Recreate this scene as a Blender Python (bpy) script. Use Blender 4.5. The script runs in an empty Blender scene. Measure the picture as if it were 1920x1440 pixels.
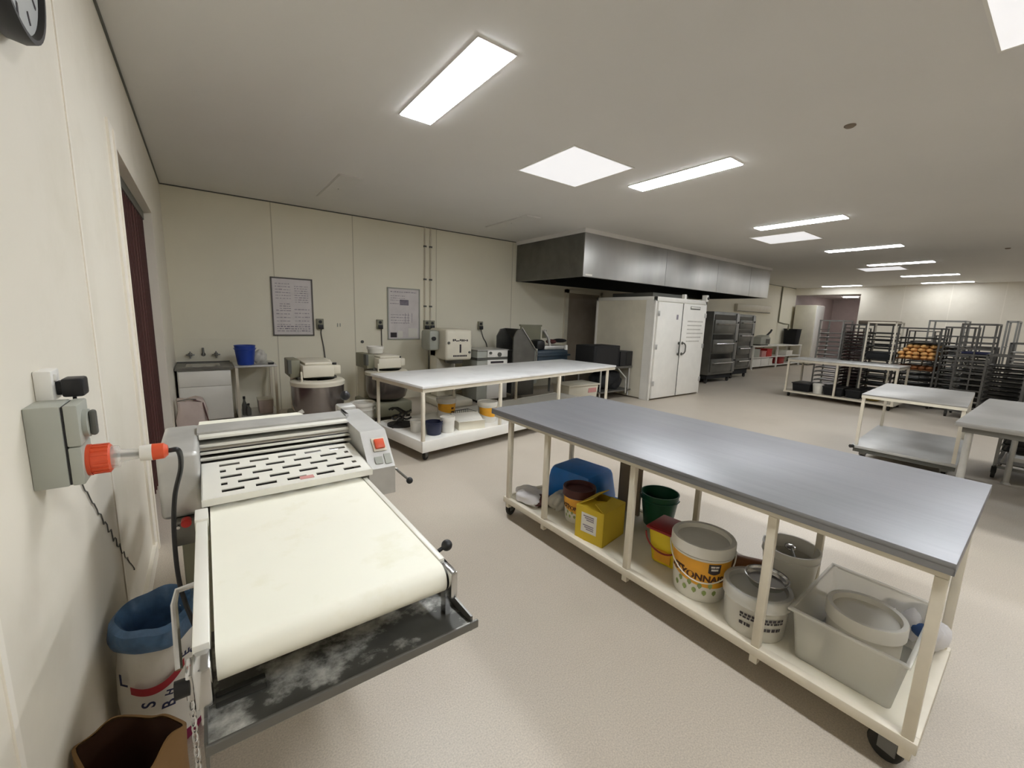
import bpy, bmesh, math, random
from mathutils import Vector, Matrix
random.seed(7)
SC = bpy.context.scene
COL = SC.collection
R = math.radians

# ------------------------------------------------------------------ materials
def lin(h):
    h = h.lstrip('#')
    out = []
    for i in (0, 2, 4):
        c = int(h[i:i+2], 16) / 255
        out.append(c / 12.92 if c <= 0.04045 else ((c + 0.055) / 1.055) ** 2.4)
    return out

def mat(name, hexcol, rough=0.5, metal=0.0, var=0.06, vs=5.0, bump=0.0, bs=80.0, dirt=None, dirt_scale=3.0,
        dirt_lo=0.55, dirt_hi=0.75, stretch=None, trans=0.0, alpha=1.0, spec=0.5, coat=0.0):
    m = bpy.data.materials.new(name)
    m.use_nodes = True
    nt = m.node_tree
    b = nt.nodes['Principled BSDF']
    tc = nt.nodes.new('ShaderNodeTexCoord')
    mp = nt.nodes.new('ShaderNodeMapping')
    nt.links.new(tc.outputs['Object'], mp.inputs['Vector'])
    if stretch:
        mp.inputs['Scale'].default_value = stretch
    n = nt.nodes.new('ShaderNodeTexNoise')
    n.inputs['Scale'].default_value = vs
    n.inputs['Detail'].default_value = 4
    nt.links.new(mp.outputs['Vector'], n.inputs['Vector'])
    cr = nt.nodes.new('ShaderNodeValToRGB')
    c = lin(hexcol)
    cr.color_ramp.elements[0].position = 0.3
    cr.color_ramp.elements[1].position = 0.7
    cr.color_ramp.elements[0].color = [max(0, x * (1 - var)) for x in c] + [1]
    cr.color_ramp.elements[1].color = [min(1, x * (1 + var)) for x in c] + [1]
    nt.links.new(n.outputs['Fac'], cr.inputs['Fac'])
    last = cr.outputs['Color']
    if dirt:
        n2 = nt.nodes.new('ShaderNodeTexNoise')
        n2.inputs['Scale'].default_value = dirt_scale
        n2.inputs['Detail'].default_value = 8
        n2.inputs['Roughness'].default_value = 0.65
        nt.links.new(mp.outputs['Vector'], n2.inputs['Vector'])
        r2 = nt.nodes.new('ShaderNodeValToRGB')
        r2.color_ramp.elements[0].position = dirt_lo
        r2.color_ramp.elements[1].position = dirt_hi
        nt.links.new(n2.outputs['Fac'], r2.inputs['Fac'])
        mx = nt.nodes.new('ShaderNodeMix')
        mx.data_type = 'RGBA'
        nt.links.new(r2.outputs['Color'], mx.inputs[0])
        nt.links.new(last, mx.inputs[6])
        mx.inputs[7].default_value = lin(dirt) + [1]
        last = mx.outputs[2]
    nt.links.new(last, b.inputs['Base Color'])
    b.inputs['Roughness'].default_value = rough
    b.inputs['Metallic'].default_value = metal
    b.inputs['Specular IOR Level'].default_value = spec
    b.inputs['Transmission Weight'].default_value = trans
    b.inputs['Alpha'].default_value = alpha
    b.inputs['Coat Weight'].default_value = coat
    if bump:
        n3 = nt.nodes.new('ShaderNodeTexNoise')
        n3.inputs['Scale'].default_value = bs
        n3.inputs['Detail'].default_value = 3
        nt.links.new(mp.outputs['Vector'], n3.inputs['Vector'])
        bp = nt.nodes.new('ShaderNodeBump')
        bp.inputs['Strength'].default_value = bump
        bp.inputs['Distance'].default_value = 0.01
        nt.links.new(n3.outputs['Fac'], bp.inputs['Height'])
        nt.links.new(bp.outputs['Normal'], b.inputs['Normal'])
    return m

def emis(name, col, strength, tex=0.0):
    m = bpy.data.materials.new(name)
    m.use_nodes = True
    nt = m.node_tree
    b = nt.nodes['Principled BSDF']
    b.inputs['Base Color'].default_value = lin('f4f4f2') + [1]
    b.inputs['Emission Color'].default_value = list(col) + [1]
    b.inputs['Emission Strength'].default_value = strength
    if tex:
        tc = nt.nodes.new('ShaderNodeTexCoord')
        n = nt.nodes.new('ShaderNodeTexNoise')
        n.inputs['Scale'].default_value = 9
        n.inputs['Detail'].default_value = 6
        nt.links.new(tc.outputs['Object'], n.inputs['Vector'])
        mr = nt.nodes.new('ShaderNodeMapRange')
        mr.inputs['From Min'].default_value = 0.3
        mr.inputs['From Max'].default_value = 0.7
        mr.inputs['To Min'].default_value = strength * (1 - tex)
        mr.inputs['To Max'].default_value = strength * (1 + tex)
        nt.links.new(n.outputs['Fac'], mr.inputs['Value'])
        nt.links.new(mr.outputs['Result'], b.inputs['Emission Strength'])
    return m

def floor_mat():
    m = mat('floor vinyl', 'bfb5a6', rough=0.42, var=0.05, vs=1.1, dirt='aaa091', dirt_scale=0.55, dirt_lo=0.45, dirt_hi=0.8)
    nt = m.node_tree
    b = nt.nodes['Principled BSDF']
    src = b.inputs['Base Color'].links[0].from_socket
    tc = nt.nodes.new('ShaderNodeTexCoord')
    n = nt.nodes.new('ShaderNodeTexNoise')
    n.inputs['Scale'].default_value = 160
    n.inputs['Detail'].default_value = 2
    nt.links.new(tc.outputs['Object'], n.inputs['Vector'])
    cr = nt.nodes.new('ShaderNodeValToRGB')
    cr.color_ramp.elements[0].position = 0.3
    cr.color_ramp.elements[1].position = 0.7
    cr.color_ramp.elements[0].color = (0.82, 0.82, 0.82, 1)
    cr.color_ramp.elements[1].color = (1.12, 1.12, 1.12, 1)
    nt.links.new(n.outputs['Fac'], cr.inputs['Fac'])
    mx = nt.nodes.new('ShaderNodeMix')
    mx.data_type = 'RGBA'
    mx.blend_type = 'MULTIPLY'
    mx.inputs[0].default_value = 1.0
    nt.links.new(src, mx.inputs[6])
    nt.links.new(cr.outputs['Color'], mx.inputs[7])
    nt.links.new(mx.outputs[2], b.inputs['Base Color'])
    return m

M = dict(
    floor=floor_mat(),
    ceiling=mat('ceiling paint', 'dcdad6', rough=0.75, var=0.02, vs=0.8),
    wall=mat('cream wall panel', 'e6e0d2', rough=0.45, var=0.02, vs=1.2, dirt='d8d1c0', dirt_scale=1.4, dirt_lo=0.5, dirt_hi=0.85),
    wallback=mat('cream back wall panel', 'e6e1ce', rough=0.5, var=0.03, vs=1.0),
    seam=mat('wall joint line', 'c6c0ac', rough=0.6, var=0.02),  # slightly darker line of the wall panel joints
    paleink=mat('very pale ink', 'b9b6ae', rough=0.8, var=0.05),
    shadeleaf=mat('shade toned door leaf', '94897a', rough=0.6, var=0.08),  # wall cream darkened to hold the deep shade under the hood
    bead=mat('wall joint bead', 'efe9dc', rough=0.4, var=0.02),
    mauve=mat('mauve corridor wall', 'b3a7a3', rough=0.6, var=0.05),
    shutter=mat('maroon door slats', '6a3a35', rough=0.5, var=0.3, vs=3, stretch=(1, 7, 0.12)),  # upright colour streaks in place of the fold shading
    white=mat('white paint', 'e4e2db', rough=0.4, var=0.03),
    cream=mat('cream enamel', 'd8d2c0', rough=0.4, var=0.04),
    creampaint=mat('cream frame paint', 'd2cab8', rough=0.45, var=0.05, vs=9),
    steel=mat('brushed steel', '87878a', rough=0.42, metal=0.42, var=0.025, vs=3, stretch=(14, 1.2, 4), dirt='7d7e81', dirt_scale=1.0, dirt_lo=0.4, dirt_hi=0.8),
    steelx=mat('stainless sheet', 'a5a39e', rough=0.38, metal=0.55, var=0.16, vs=2.0, stretch=(1, 1, 3)),
    hoodsteel=mat('hood stainless sheet', 'aaa8a3', rough=0.28, metal=0.9, var=0.3, vs=0.9, stretch=(0.9, 1, 0.25)),
    deck=mat('pale worn steel deck', 'b3b2ae', rough=0.4, metal=0.3, var=0.08, vs=4),
    darksteel=mat('dark stainless', '72716c', rough=0.38, metal=0.7, var=0.12),
    galv=mat('pale worn aluminium', 'c4c3bf', rough=0.42, metal=0.55, var=0.1, vs=8),
    chrome=mat('chrome', 'c9c9c9', rough=0.15, metal=1.0, var=0.03),
    bowl=mat('mixer bowl steel', '938d8b', rough=0.24, metal=0.9, var=0.1),
    black=mat('black plastic', '161618', rough=0.45, var=0.15),
    blackmat=mat('matt black', '0d0d0e', rough=0.8, var=0.2),
    rubber=mat('dark rubber', '26241f', rough=0.8, var=0.2),
    grey=mat('grey plastic', 'a3a59b', rough=0.5, var=0.03),
    dgrey=mat('dark grey plastic', '55554f', rough=0.5, var=0.06),
    orange=mat('orange plastic', 'd4512d', rough=0.4, var=0.05),
    red=mat('red plastic', 'b3241f', rough=0.4, var=0.06),
    dred=mat('dark red plastic', '8c1c1c', rough=0.4, var=0.08),
    maroon=mat('maroon lid plastic', '4a2220', rough=0.5, var=0.14, vs=14),
    clear=mat('clear plastic', 'e6e6e0', rough=0.12, alpha=0.35, var=0.02),
    frosted=mat('frosted clear plastic', 'e8e6df', rough=0.3, alpha=0.33, var=0.02),
    milky=mat('milky translucent plastic', 'cfccc2', rough=0.35, alpha=0.9, var=0.03),
    belt=mat('white conveyor belt', 'edebdc', rough=0.55, var=0.02, vs=3, dirt='e0dcc2', dirt_scale=5, dirt_lo=0.55, dirt_hi=0.8),
    guard=mat('white enamel guard', 'e2e0d6', rough=0.35, var=0.03),
    olive=mat('olive grey enamel', '84826e', rough=0.5, var=0.05),
    floury=mat('flour dusted steel tray', '4b4a45', rough=0.45, metal=0.3, var=0.25, vs=7, dirt='dcdad2', dirt_scale=7, dirt_lo=0.48, dirt_hi=0.68),
    sackp=mat('white paper sack', 'dad6ce', rough=0.8, var=0.06, bump=0.35, bs=14),
    pinksack=mat('pinkish white sack', 'bfb0a8', rough=0.7, var=0.1, bump=0.4, bs=18),
    liner=mat('blue plastic liner', '52739b', rough=0.35, var=0.3, vs=18, bump=0.4, bs=25),
    kraft=mat('brown kraft paper', '8f6f49', rough=0.85, var=0.1, vs=6, bump=0.3, bs=12),
    kraftin=mat('dark brown bag lining', '4a2c1c', rough=0.9, var=0.2),
    magenta=mat('magenta print', '8e2150', rough=0.7, var=0.08),
    stripe=mat('red print', '9e2631', rough=0.7, var=0.06),
    navy=mat('navy ink', '23264c', rough=0.7, var=0.1),
    ink=mat('dark ink', '3a3436', rough=0.8, var=0.1),
    brownink=mat('brown ink', '4d2b14', rough=0.7, var=0.1),
    pinkink=mat('faded red ink', 'c48c86', rough=0.7, var=0.1),
    greyink=mat('faint grey ink', '857f8a', rough=0.8, var=0.15, vs=30),
    paper=mat('whiteboard face', 'd2cccb', rough=0.35, var=0.06, vs=7),
    yellow=mat('yellow card', 'c9ad2a', rough=0.7, var=0.06),
    yellowp=mat('yellow plastic', 'dcc21c', rough=0.4, var=0.06),
    amber=mat('amber printed label', 'e0a22c', rough=0.4, var=0.1, vs=10),
    pailw=mat('white pail plastic', 'dcd9d0', rough=0.4, var=0.03),
    green=mat('dark green plastic', '17503a', rough=0.35, var=0.1),
    blue=mat('blue plastic', '1f70c2', rough=0.35, var=0.12, vs=9),
    dblue=mat('deep blue bucket plastic', '1c3f9c', rough=0.35, var=0.1),
    bluegrey=mat('dark blue grey machine paint', '2c3a45', rough=0.4, var=0.1),
    wood=mat('brown wood', '85552f', rough=0.5, var=0.2, vs=6, stretch=(1, 10, 1)),
    cardboard=mat('grey brown board', '8a7c69', rough=0.85, var=0.15, vs=5),
    bag=mat('white plastic bag', 'd8d6d8', rough=0.35, var=0.05, bump=0.5, bs=16),
    leaf=mat('green food print', '8a9a5c', rough=0.6, var=0.3, vs=20),
    bread=mat('bread crust', 'dfab68', rough=0.7, var=0.25, vs=14, dirt='e6c58e', dirt_scale=6, dirt_lo=0.5, dirt_hi=0.7),
    dbread=mat('dark bread crust', '7a4a22', rough=0.7, var=0.25, vs=14),
    rack=mat('rack aluminium', '8d8c88', rough=0.4, metal=0.7, var=0.12),
    rackd=mat('dark oxidised rack steel', '565450', rough=0.45, metal=0.6, var=0.18),
    tray=mat('blackened baking tray', '3a3936', rough=0.42, metal=0.6, var=0.25, vs=4),
    traylt=mat('aluminium baking tray', 'a8a7a3', rough=0.38, metal=0.7, var=0.12),
    brownlid=mat('brown tray cover', '7c7061', rough=0.8, var=0.1),
    glass=mat('dark oven glass', '0c0d0f', rough=0.12, var=0.1),
    hoodblack=mat('hood filter black steel', '1b1a18', rough=0.6, metal=0.3, var=0.15),  # near black steel for the inside of the hood
    clockface=mat('clock face', 'b9bcbc', rough=0.3, var=0.02),
    lamp=emis('troffer diffuser', (0.93, 0.96, 1.0), 17.0),
    lampb=emis('slightly dimmed troffer diffuser', (0.93, 0.96, 1.0), 13.0),  # lamps farther from the camera are dimmed to even out the exposure
    lampc=emis('half dimmed troffer diffuser', (0.93, 0.96, 1.0), 9.0),
    lampd=emis('dim troffer diffuser', (0.93, 0.96, 1.0), 6.0),
    sky=emis('skylight diffuser', (0.96, 0.96, 1.0), 0.20, 0.06),
    off=mat('unlit diffuser', 'd8d6d1', rough=0.4, var=0.02),
)

# ------------------------------------------------------------------ mesh builder
class MB:
    def __init__(s):
        s.b = bmesh.new()
    def box(s, x0, x1, y0, y1, z0, z1, bev=0.0, seg=2, mtx=None):
        r = bmesh.ops.create_cube(s.b, size=1.0)
        vs = r['verts']
        c = Vector(((x0+x1)/2, (y0+y1)/2, (z0+z1)/2))
        for v in vs:
            v.co = Vector((v.co.x*abs(x1-x0), v.co.y*abs(y1-y0), v.co.z*abs(z1-z0))) + c
        if bev:
            es = list({e for v in vs for e in v.link_edges})
            rr = bmesh.ops.bevel(s.b, geom=es, offset=bev, segments=seg, affect='EDGES', profile=0.5)
            vs = list({v for f in rr['faces'] for v in f.verts} | {v for v in vs if v.is_valid})
        if mtx is not None:
            for v in vs:
                v.co = mtx @ v.co
        return s
    def taper(s, cx, cy, z0, z1, a0, b0, a1, b1, bev=0.0):
        """box whose footprint goes from a0 x b0 (half sizes) at z0 to a1 x b1 at z1"""
        r = bmesh.ops.create_cube(s.b, size=2.0)
        vs = r['verts']
        for v in vs:
            t = v.co.z > 0
            v.co = Vector((cx + v.co.x*(a1 if t else a0), cy + v.co.y*(b1 if t else b0), z1 if t else z0))
        if bev:
            es = list({e for v in vs for e in v.link_edges})
            bmesh.ops.bevel(s.b, geom=es, offset=bev, segments=2, affect='EDGES', profile=0.5)
        return s
    def cyl(s, p0, p1, r0, r1=None, n=16):
        p0, p1 = Vector(p0), Vector(p1)
        d = p1 - p0
        r1 = r0 if r1 is None else r1
        q = d.to_track_quat('Z', 'Y').to_matrix().to_4x4()
        mt = Matrix.Translation((p0+p1)/2) @ q
        bmesh.ops.create_cone(s.b, cap_ends=True, cap_tris=False, segments=n, radius1=max(r0, 1e-5), radius2=max(r1, 1e-5), depth=d.length, matrix=mt)
        return s
    def sph(s, c, r, sc=(1, 1, 1), n=16):
        mt = Matrix.Translation(c) @ Matrix.Diagonal((sc[0], sc[1], sc[2], 1))
        bmesh.ops.create_uvsphere(s.b, u_segments=n, v_segments=max(6, n//2), radius=r, matrix=mt)
        return s
    def tube(s, pts, r, n=8, closed=False):
        pts = [Vector(p) for p in pts]
        rings = []
        N = len(pts)
        up = Vector((0, 0, 1))
        prev = None
        for i, p in enumerate(pts):
            if closed:
                t = (pts[(i+1) % N] - pts[i-1]).normalized()
            else:
                t = ((pts[i+1] if i < N-1 else p) - (pts[i-1] if i > 0 else p)).normalized()
            if prev is None:
                a = t.cross(up)
                if a.length < 1e-3:
                    a = t.cross(Vector((1, 0, 0)))
            else:
                a = prev - t * prev.dot(t)
                if a.length < 1e-4:
                    a = t.cross(up)
            a.normalize()
            prev = a
            bb = t.cross(a)
            rr = r[i] if isinstance(r, (list, tuple)) else r
            rings.append([s.b.verts.new(p + (a*math.cos(2*math.pi*k/n) + bb*math.sin(2*math.pi*k/n))*rr) for k in range(n)])
        for i in range(N if closed else N-1):
            A, B = rings[i], rings[(i+1) % N]
            for k in range(n):
                s.b.faces.new((A[k], A[(k+1) % n], B[(k+1) % n], B[k]))
        if not closed:
            s.b.faces.new(rings[0][::-1])
            s.b.faces.new(rings[-1])
        return s
    def lathe(s, prof, c=(0, 0, 0), n=32, sx=1.0, sy=1.0, wob=None):
        c = Vector(c)
        rings = []
        for (r, z) in prof:
            if r < 1e-6:
                rings.append([s.b.verts.new(c + Vector((0, 0, z)))])
            else:
                ring = []
                for k in range(n):
                    a = 2*math.pi*k/n
                    w = 1.0 if wob is None else wob(a, z)
                    ring.append(s.b.verts.new(c + Vector((r*w*sx*math.cos(a), r*w*sy*math.sin(a), z))))
                rings.append(ring)
        for A, B in zip(rings, rings[1:]):
            if len(A) == 1 and len(B) == 1:
                continue
            for k in range(n):
                k2 = (k+1) % n
                if len(A) == 1:
                    s.b.faces.new((A[0], B[k2], B[k]))
                elif len(B) == 1:
                    s.b.faces.new((A[k], A[k2], B[0]))
                else:
                    s.b.faces.new((A[k], A[k2], B[k2], B[k]))
        return s
    def prism(s, poly, axis, d0, d1):
        """polygon (2D) extruded along axis; 2D coordinates are the two other axes in order"""
        def P(u, v, d):
            return Vector((d, u, v)) if axis == 'x' else Vector((u, d, v)) if axis == 'y' else Vector((u, v, d))
        A = [s.b.verts.new(P(u, v, d0)) for u, v in poly]
        B = [s.b.verts.new(P(u, v, d1)) for u, v in poly]
        s.b.faces.new(A)
        s.b.faces.new(B[::-1])
        n = len(poly)
        for k in range(n):
            s.b.faces.new((A[k], B[k], B[(k+1) % n], A[(k+1) % n]))
        return s
    def build(s, name, m, parent=None, smooth=True, local=False):
        me = bpy.data.meshes.new(name)
        bmesh.ops.recalc_face_normals(s.b, faces=s.b.faces[:])
        if parent is not None and not local:
            inv = parent['_m'] if False else wm(parent).inverted()
            s.b.transform(inv)
        s.b.to_mesh(me)
        s.b.free()
        o = bpy.data.objects.new(name, me)
        me.materials.append(m)
        if smooth:
            me.shade_smooth()
            me.set_sharp_from_angle(angle=R(38))
        COL.objects.link(o)
        if parent is not None:
            o.parent = parent
        return o

def wm(o):
    m = o.matrix_basis.copy()
    while o.parent is not None:
        o = o.parent
        m = o.matrix_basis @ m
    return m

def tag(o, label, cat, group=None, kind=None):
    o['label'] = label
    o['category'] = cat
    if group:
        o['group'] = group
    if kind:
        o['kind'] = kind
    return o

def thing(name, label, cat, loc=(0, 0, 0), rz=0.0, group=None):
    o = bpy.data.objects.new(name, None)
    o.empty_display_size = 0.1
    COL.objects.link(o)
    o.location = loc
    o.rotation_euler = (0, 0, rz)
    return tag(o, label, cat, group)

def struct(mb, name, m, smooth=False):
    o = mb.build(name, m, None, smooth)
    o['kind'] = 'structure'
    return o

def dup(root, loc, rz=0.0, label=None, group=None):
    r = root.copy()
    COL.objects.link(r)
    r.location = loc
    r.rotation_euler = (0, 0, rz)
    if label:
        r['label'] = label
    if group:
        r['group'] = group
    for ch in list(root.children):
        c = ch.copy()
        COL.objects.link(c)
        c.parent = r
        for g in list(ch.children):
            d = g.copy()
            COL.objects.link(d)
            d.parent = c
    return r

def text_mesh(body, size, depth=0.0008, shear=0.0, bold=0.0):
    cu = bpy.data.curves.new('lettering', 'FONT')
    cu.body = body
    cu.size = size
    cu.extrude = depth
    cu.shear = shear
    cu.offset = bold
    cu.align_x = 'CENTER'
    cu.align_y = 'CENTER'
    ob = bpy.data.objects.new('lettering', cu)
    COL.objects.link(ob)
    dg = bpy.context.evaluated_depsgraph_get()
    me = bpy.data.meshes.new_from_object(ob.evaluated_get(dg))
    bpy.data.objects.remove(ob)
    bpy.data.curves.remove(cu)
    return me

def put_text(name, body, size, m, parent, fn, **kw):
    """lettering whose flat (x, y, z) is placed by fn -> local point of parent"""
    me = text_mesh(body, size, **kw)
    for v in me.vertices:
        v.co = fn(v.co.x, v.co.y, v.co.z)
    me.materials.clear()
    me.materials.append(m)
    o = bpy.data.objects.new(name, me)
    COL.objects.link(o)
    o.parent = parent
    return o

def wrap(cx, cy, r, ang, z, tilt=0.0, rot=0.0):
    """wraps flat lettering round an upright cylinder, centred on angle ang"""
    cr, sr = math.cos(rot), math.sin(rot)
    def f(x, y, d):
        x, y = x*cr - y*sr, x*sr + y*cr
        rad = r(z + y) if callable(r) else r
        a = ang + x / rad
        return Vector((cx + (rad + 0.0008 + d)*math.cos(a), cy + (rad + 0.0008 + d)*math.sin(a), z + y))
    return f

def band(mb, cx, cy, rf, a0, a1, z0, z1, off=0.0012, n=28, zf=None, nz=6):
    """curved label patch on a cylinder or cone of radius rf(z), with thickness"""
    g = []
    for j in range(nz+1):
        row = []
        for i in range(n+1):
            a = a0 + (a1-a0)*i/n
            lo, hi = (z0, z1) if zf is None else zf(i/n)
            z = lo + (hi-lo)*j/nz
            rr = rf(z) + off
            row.append(mb.b.verts.new((cx + rr*math.cos(a), cy + rr*math.sin(a), z)))
        g.append(row)
    for j in range(nz):
        for i in range(n):
            mb.b.faces.new((g[j][i], g[j][i+1], g[j+1][i+1], g[j+1][i]))
    return mb
# ------------------------------------------------------------------ setting
WL, WB, WF, ZC = -0.36, 7.5, 20.5, 3.2
struct(MB().box(-0.75, 26, -5.2, 7.7, -0.1, 0), 'floor', M['floor'])
struct(MB().box(-0.75, WF+0.15, -5.2, 7.7, ZC, ZC+0.1), 'ceiling', M['ceiling'])
struct(MB().box(-0.62, WL, -5.2, 3.46, 0, ZC).box(-0.62, WL, 5.85, WB, 0, ZC).box(-0.62, WL, 3.46, 5.85, 2.54, ZC), 'wall_left', M['wall'])
struct(MB().box(-0.62, WF+0.15, WB, WB+0.12, 0, ZC), 'wall_back', M['wallback'])
struct(MB().box(WF, WF+0.15, -5.2, 5.25, 0, ZC).box(WF, WF+0.15, 5.25, WB, 2.92, ZC), 'wall_far', M['wall'])
struct(MB().box(-0.62, WF, -5.2, -5.08, 0, ZC), 'wall_right', M['wall'])
struct(MB().box(25.2, 25.3, 4.0, 7.7, 0, 3.0).box(WF+0.15, 25.3, 7.5, 7.6, 0, 3.0).box(WF+0.15, 25.3, 4.9, 5.0, 0, 3.0), 'wall_corridor', M['mauve'])
struct(MB().box(WF+0.15, 25.3, 4.9, 7.7, 2.98, 3.08), 'ceiling_corridor', M['ceiling'])
# joints between the wall panels
b = MB()
for y in (2.34, 1.14, -0.06, -1.26):
    b.box(WL, WL+0.004, y-0.012, y+0.012, 0, ZC)
struct(b, 'trim_1', M['bead'])
b = MB()
for x in (0.92, 2.115, 3.66, 5.46):
    b.box(x-0.007, x+0.007, WB-0.003, WB, 0, ZC)
struct(b, 'trim_2', M['seam'])
b = MB()
for y in (0.4, 1.6, 2.8, 4.0):
    b.box(WF-0.004, WF, y-0.012, y+0.012, 0, ZC)
struct(b, 'trim_3', M['bead'])
# dark strip along the ceiling line and splash line over the sink
b = MB().box(WL, WL+0.012, -5.1, WB, ZC-0.014, ZC).box(WL, WF, WB-0.012, WB, ZC-0.014, ZC)
struct(b, 'trim_4', M['dgrey'])
struct(MB().box(WL, 0.75, WB-0.008, WB, 0.86, 1.16), 'trim_5', M['wallback'])
# coved skirting
struct(MB().box(WL, WL+0.02, -5.1, 3.34, 0, 0.09), 'baseboard_left', M['wall'])
struct(MB().box(WF-0.02, WF, -5.1, 5.25, 0, 0.09), 'baseboard_far', M['wall'])
# jamb lining of the door in the left wall
b = MB().box(WL, WL+0.012, 3.30, 3.46, 0, 2.60).box(WL+0.012, WL+0.02, 3.42, 3.47, 0, 2.58)
struct(b, 'trim_6', M['bead'])
# maroon folding door, upright slats
b = MB()
n = 22
poly = []
for i in range(n+1):
    y = 3.46 + (5.85-3.46)*i/n
    poly.append((-0.435 if i % 2 else -0.458, y))
poly2 = poly + [(x-0.03, y) for x, y in reversed(poly)]
b.prism(poly2, 'z', 0.0, 2.50)
d1 = b.build('door_1', M['shutter'], None, False)
d1['kind'] = 'structure'
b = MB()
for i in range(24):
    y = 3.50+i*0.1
    b.box(-0.440, -0.4325, y, y+0.022, 0.0, 2.46)  # dark strips stand in for the shading of the door's folds
b.build('fold_shade_strip', mat('maroon fold shade', '4a2a27', rough=0.6, var=0.15), d1, False)
h = MB().box(-0.50, -0.425, 3.46, 5.85, 2.46, 2.54).build('head_track', M['dgrey'], d1, False)
# back wall in shade under the hood, built as door; leaf carries the shade
d2 = MB().box(7.14, 8.24, WB-0.03, WB, 0, 2.22).build('wall_shade_panel', M['shadeleaf'], None, False)
d2['kind'] = 'structure'
MB().box(7.04, 7.14, WB-0.06, WB, 0, 2.30).box(8.24, 8.34, WB-0.06, WB, 0, 2.30).box(7.04, 8.34, WB-0.06, WB, 2.22, 2.30).build('frame', M['cream'], d2, False)

# ------------------------------------------------------------------ ceiling lights
def light(x, y, label, lit, group):
    t = thing('ceiling_light', label, 'ceiling light', (x, y, ZC), 0, group)
    MB().box(-0.142, 0.142, -0.612, -0.60, -0.008, 0).box(-0.142, 0.142, 0.60, 0.612, -0.008, 0).box(-0.142, -0.13, -0.60, 0.60, -0.008, 0).box(0.13, 0.142, -0.60, 0.60, -0.008, 0).build('frame', M['ceiling'], t, False, True)
    o = MB().box(-0.13, 0.13, -0.60, 0.60, -0.013, -0.001).build('diffuser', M['lamp'] if lit else M['off'], t, False, True)
    if not lit:
        MB().cyl((0, 0, -0.017), (0, 0, -0.012), 0.008, n=8).build('screw', M['grey'], t, False, True)
    return t
def relamp(t, x):
    for ch in t.children:
        if ch.name.startswith('diffuser'):
            s = ch.material_slots[0]
            s.link = 'OBJECT'
            s.material = M['lamp'] if x < 5 else M['lampb'] if x < 9 else M['lampc'] if x < 15 else M['lampd']
L1 = light(1.53, 2.925, 'large lit ceiling panel nearest the camera, high above the dough sheeter', True, 'lit ceiling panels in a row')
for x, lb in ((4.35, 'lit ceiling panel second from the camera, just right of the near skylight'),
              (7.59, 'lit ceiling panel third from the camera, just beyond it a bluish skylight'),
              (10.82, 'lit ceiling panel fourth in the row, past the bluish skylight'),
              (13.75, 'lit ceiling panel fifth in the row, above the far thin skylight'),
              (17.1, 'lit ceiling panel second last of the row, over the tray racks'),
              (19.8, 'lit ceiling panel last of the row, close to the far wall')):
    relamp(dup(L1, (x, 2.87, ZC), 0, lb), x)
relamp(dup(L1, (19.9, 5.75, ZC), 0, 'lit ceiling panel on its own before the mauve corridor opening'), 19)
for x in (1.53, 4.35, 7.59, 10.82, 13.75, 17.1, 19.8):
    relamp(dup(L1, (x, -0.54, ZC), 0, 'lit ceiling panel of the second row, behind the viewpoint', 'lit ceiling panels of the second row'), x)
L2 = light(1.54, 6.05, 'unlit ceiling panel above the sink and first mixer', False, 'unlit ceiling panels')
dup(L2, (4.36, 6.05, ZC), 0, 'unlit ceiling panel just left of the steel hood')
def skylight(x, y, label):
    t = thing('skylight', label, 'skylight', (x, y, ZC), 0, 'square skylights')
    f = MB()
    for (a, b_, c, d) in ((-.445, .445, -.445, -.43), (-.445, .445, .43, .445), (-.445, -.43, -.43, .43), (.43, .445, -.43, .43)):
        f.box(a, b_, c, d, -0.008, 0)
    f.build('frame', M['white'], t, False, True)
    MB().box(-.43, .43, -.43, .43, -0.006, -0.001).build('diffuser', M['sky'], t, False, True)
    return t
s0 = skylight(3.33, 3.49, 'square skylight nearest the middle, between the first two lit ceiling panels')
dup(s0, (8.72, 3.47, ZC), 0, 'bluish square skylight beside the third lit ceiling panel')
dup(s0, (14.75, 3.42, ZC), 0, 'thin looking far skylight under the fifth lit panel')
dup(s0, (3.35, 0.08, ZC), 0, 'white skylight cut off by the top right corner')
dt = thing('smoke_detector', 'small round smoke detector on the bare ceiling right of the lights', 'smoke detector', (4.27, 1.34, ZC))
MB().lathe([(0, -0.016), (0.028, -0.015), (0.04, -0.006), (0.04, 0)], n=20).build('housing', M['brownlid'], dt, True, True)
dt2 = dup(dt, (12.4, 1.07, ZC), 0, 'tiny smoke detector far along the ceiling right of the fourth lit panel')
cl = thing('corridor_light', 'small bright lamp deep in the mauve corridor', 'ceiling light', (23.2, 6.3, 2.98))
MB().box(-0.1, 0.1, -0.25, 0.25, -0.03, 0).build('diffuser', emis('corridor lamp', (1, 0.93, 0.92), 14), cl, False, True)

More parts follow.
